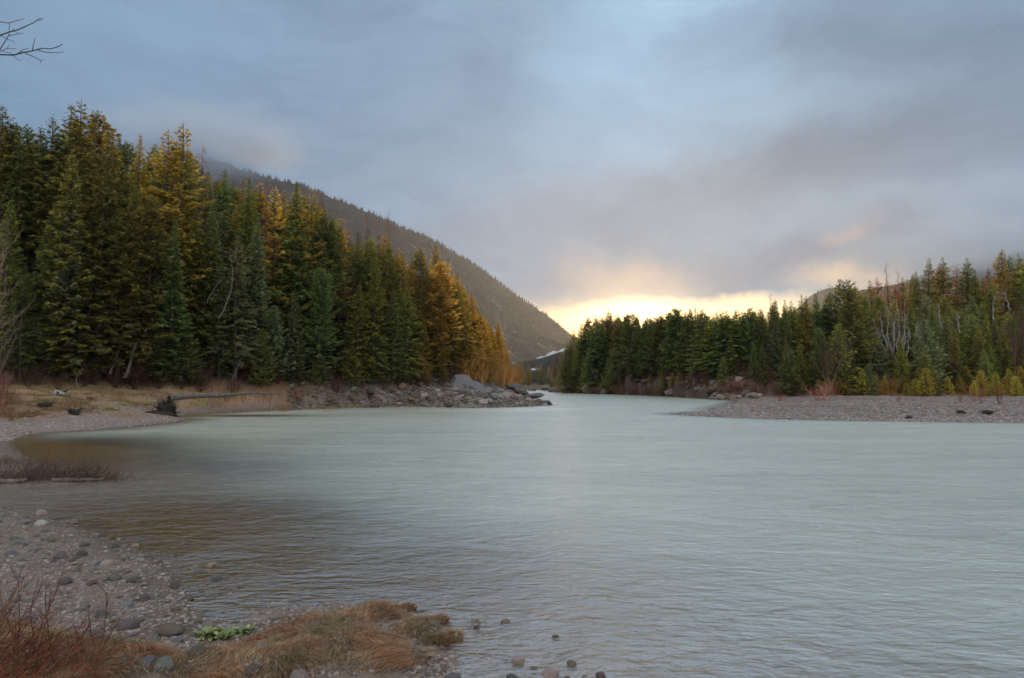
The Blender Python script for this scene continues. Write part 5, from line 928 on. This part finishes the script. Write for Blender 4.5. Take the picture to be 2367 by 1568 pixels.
# ------------------------------------------------------------------ distant valley: houses, snow field, trees beyond the narrows
def flat_mat(name, c, rough=.7):
    m, n, out = newmat(name); nz = n.noise(n.n('ShaderNodeTexCoord').outputs['Object'], 3, 4); cc = n.mix(1.0, c, n.m('ADD', .8, n.m('MULTIPLY', nz, .4)), 'MULTIPLY'); p = n.n('ShaderNodeBsdfPrincipled', {'Base Color': cc, 'Roughness': rough}); n.t.links.new(p.outputs[0], out.inputs[0]); return m
M_WALL = flat_mat('white_board', (.72, .74, .78)); M_ROOF = flat_mat('dark_roof', (.10, .09, .09)); M_PANE = flat_mat('window_pane', (.04, .05, .06), .1); M_SNOW = flat_mat('snow', (.40, .42, .46))
def house(dx, dy, d, W_, D_, H_, lab, snowy=True):
    x, y, z = at(dx, dy, d); z0 = z-1.0; e = bpy.data.objects.new('house', None); col.objects.link(e); e.location = (x, y, z0); tag(e, lab, 'house'); b = z-z0; w, dp = W_/2, D_/2
    V = [(-w, -dp, -1), (w, -dp, -1), (w, dp, -1), (-w, dp, -1), (-w, -dp, b+H_), (w, -dp, b+H_), (w, dp, b+H_), (-w, dp, b+H_), (-w, 0, b+H_+2), (w, 0, b+H_+2)]
    link('wall', mesh_np('wall', V, [np.array([(0, 1, 5, 4), (1, 2, 6, 5), (2, 3, 7, 6), (3, 0, 4, 7)]), np.array([(4, 7, 8), (5, 9, 6)])], M_WALL), e)
    V = [(-w-.5, -dp-.6, b+H_-.2), (w+.5, -dp-.6, b+H_-.2), (w+.5, 0, b+H_+2.2), (-w-.5, 0, b+H_+2.2), (w+.5, dp+.6, b+H_-.2), (-w-.5, dp+.6, b+H_-.2)]
    V = V+[(a, b_, c-.2) for a, b_, c in V]; F = np.array([(0, 1, 2, 3), (3, 2, 4, 5), (7, 6, 9, 8), (8, 9, 11, 10), (0, 6, 7, 1), (5, 4, 10, 11), (1, 7, 8, 2), (2, 8, 10, 4), (0, 3, 9, 6), (3, 5, 11, 9)]); link('roof', mesh_np('roof', V, F, M_SNOW if snowy else M_ROOF), e)
    for k in (-.5, 0.05, .55): link('window', box_mesh('window', k*w-.5, k*w+.5, -dp-.05, -dp+.05, b+.9, b+2.2, M_PANE), e)
def box_mesh(name, x0, x1, y0, y1, z0, z1, mat):
    V = [(x, y, z) for x in (x0, x1) for y in (y0, y1) for z in (z0, z1)]; F = [(0, 1, 3, 2), (4, 6, 7, 5), (0, 4, 5, 1), (2, 3, 7, 6), (0, 2, 6, 4), (1, 5, 7, 3)]; return mesh_np(name, V, np.array(F), mat)
house(1238, 866, 684, 8, 8, 4, 'white house with a pale roof beside the distant river bend'); house(1190, 850, 850, 9, 8, 3, 'small grey hut high on the distant left bank', False)
# rising valley side with a snow patch
def knoll(name, prof, d0, d1, mat, z0=1.0):
    ps = np.array([p[0] for p in prof])/2.3115; py = np.array([p[1] for p in prof])/2.3115; n = 60; P = np.linspace(ps[0], ps[-1], n); Yp = np.interp(P, ps, py); s = np.linspace(0, 1, 14)
    PP, S = np.meshgrid(P, s); YY = np.interp(PP, ps, py); dd2 = d0+(d1-d0)*S; zc = 3+(384-YY)/683*d1; z = z0+(zc-z0)*S**1.2+(fbm(PP*.15, S*9, 3)-.5)*2.5*np.sin(S*math.pi); V = np.stack([(PP-512)/683*dd2, dd2, z], -1).reshape(-1, 3)
    i, j = np.meshgrid(np.arange(13), np.arange(n-1), indexing='ij'); F = np.stack([i*n+j, i*n+j+1, (i+1)*n+j+1, (i+1)*n+j], -1).reshape(-1, 4); return tag(link(name, mesh_np(name, V, F, mat, True)), kind='structure')
knoll('valley_slope', [(900, 845), (1120, 842), (1200, 838), (1250, 828), (1300, 812), (1400, 800), (1600, 800)], 430, 900, M_GROUND)
knoll('snow_field', [(1240, 828), (1250, 823), (1258, 824), (1268, 816), (1280, 811), (1290, 812), (1300, 806), (1330, 800)], 905, 990, M_SNOW, 26.0)
l = []
q = random.Random(9)
for _ in range(46):
    dx = q.uniform(1165, 1318); d = q.uniform(300, 470); x = xat(dx/2.3115, d)
    if 1215 < dx < 1275 and d < 380 or (1228 < dx < 1250 and d < 400): continue
    if float(sdf(LEFT, np.array([x]), np.array([d]))[0]) < 1 and float(sdf(RIGHT, np.array([x]), np.array([d]))[0]) < 1 and d < 340: continue
    l.append((dx, x, d, q.random()))
l.sort()
for i, (dx, x, d, k) in enumerate(l):
    if k < .75: add_tree(x, d, q.uniform(7, 14)*(1 if dx > 1225 else 1.2), q.choice(['fir', 'spruce', 'fir']), q.choice([mg, de, bg_, ol]), 'far', 'F', 1.2); tag(TREES[-1][5], f'{ordinal(i+1)} distant tree from left beyond the narrows', 'tree', 'distant trees beyond the narrows')
    else: shrub(x, d, q.uniform(6, 11), (.25, .17, .12), f'{ordinal(i+1)} distant tree from left beyond the narrows, leafless', 'distant trees beyond the narrows', BUSH, 6.0, 'bare_tree', 'tree')
# ------------------------------------------------------------------ haze and low cloud
def box_mesh(name, x0, x1, y0, y1, z0, z1, mat):
    V = [(x, y, z) for x in (x0, x1) for y in (y0, y1) for z in (z0, z1)]
    F = [(0, 1, 3, 2), (4, 6, 7, 5), (0, 4, 5, 1), (2, 3, 7, 6), (0, 2, 6, 4), (1, 5, 7, 3)]
    return mesh_np(name, V, np.array(F), mat)
def vol_mat(name, colr, dens, g):
    m, n, out = newmat(name)
    v = n.n('ShaderNodeVolumePrincipled', {'Color': (*colr, 1), 'Density': dens, 'Anisotropy': g})
    n.t.links.new(v.outputs[0], out.inputs['Volume']); return m
tag(link('haze', box_mesh('haze', -2600, 3100, -60, 3260, -4, 960, vol_mat('haze', (0.66, 0.78, 1.0), 0.000042, 0.6))), 'pale evening haze filling the valley', 'haze', kind='stuff')

def ball(name, c, r, mat, seed, sub=3):
    import bmesh
    bm = bmesh.new(); bmesh.ops.create_icosphere(bm, subdivisions=sub, radius=1.0)
    q = np.random.default_rng(seed); ph = q.random((6, 3))*6.28; fr = q.normal(size=(6, 3))*2.2
    for v in bm.verts:
        k = 1+0.10*sum(math.sin(fr[i, 0]*v.co.x+fr[i, 1]*v.co.y+fr[i, 2]*v.co.z+ph[i, 0]) for i in range(6))
        v.co = (v.co.x*r[0]*k, v.co.y*r[1]*k, v.co.z*r[2]*k)
    me = bpy.data.meshes.new(name); bm.to_mesh(me); bm.free(); me.materials.append(mat); return link(name, me, None, c)
def cloud_mat():
    m, n, out = newmat('cloud'); oc = n.n('ShaderNodeTexCoord').outputs['Object']
    ln = n.n('ShaderNodeVectorMath', {0: oc}, operation='LENGTH').outputs['Value']
    w = n.noise(oc, 1.6, 4, 0.55, 0.3)
    k = n.m('SUBTRACT', n.m('ADD', 1.0, n.m('MULTIPLY', n.m('SUBTRACT', w, 0.5), 1.1)), n.m('MULTIPLY', ln, 1.15), clamp=True)
    v = n.n('ShaderNodeVolumePrincipled', {'Color': (0.62, 0.72, 0.86, 1), 'Density': n.m('MULTIPLY', n.m('MULTIPLY', k, k), 0.015), 'Anisotropy': -0.2})
    n.t.links.new(v.outputs[0], out.inputs['Volume']); return m
M_CLOUD = cloud_mat()
cy.volume_step_rate = 4.0; cy.volume_max_steps = 96
def cloud(dx, dy, d, rx, ry, rz, seed, lab):
    r = ray(dx/2.3115, dy/2.3115); k = d/r[1]
    o = tag(ball('low_cloud', (r[0]*k, d, CZ+r[2]*k), (1, 1, 1), M_CLOUD, seed), lab, 'cloud', kind='stuff'); o.scale = (rx, ry, rz)
cloud(400, 330, 1950, 520, 330, 160, 1, 'grey cloud bank hiding the highest part of the mountain')
cloud(600, 345, 2000, 210, 260, 95, 2, 'cloud edge settling on the mountain shoulder')
cloud(2290, 565, 1900, 560, 330, 135, 3, 'low cloud lying over the hill behind the gravel bar')
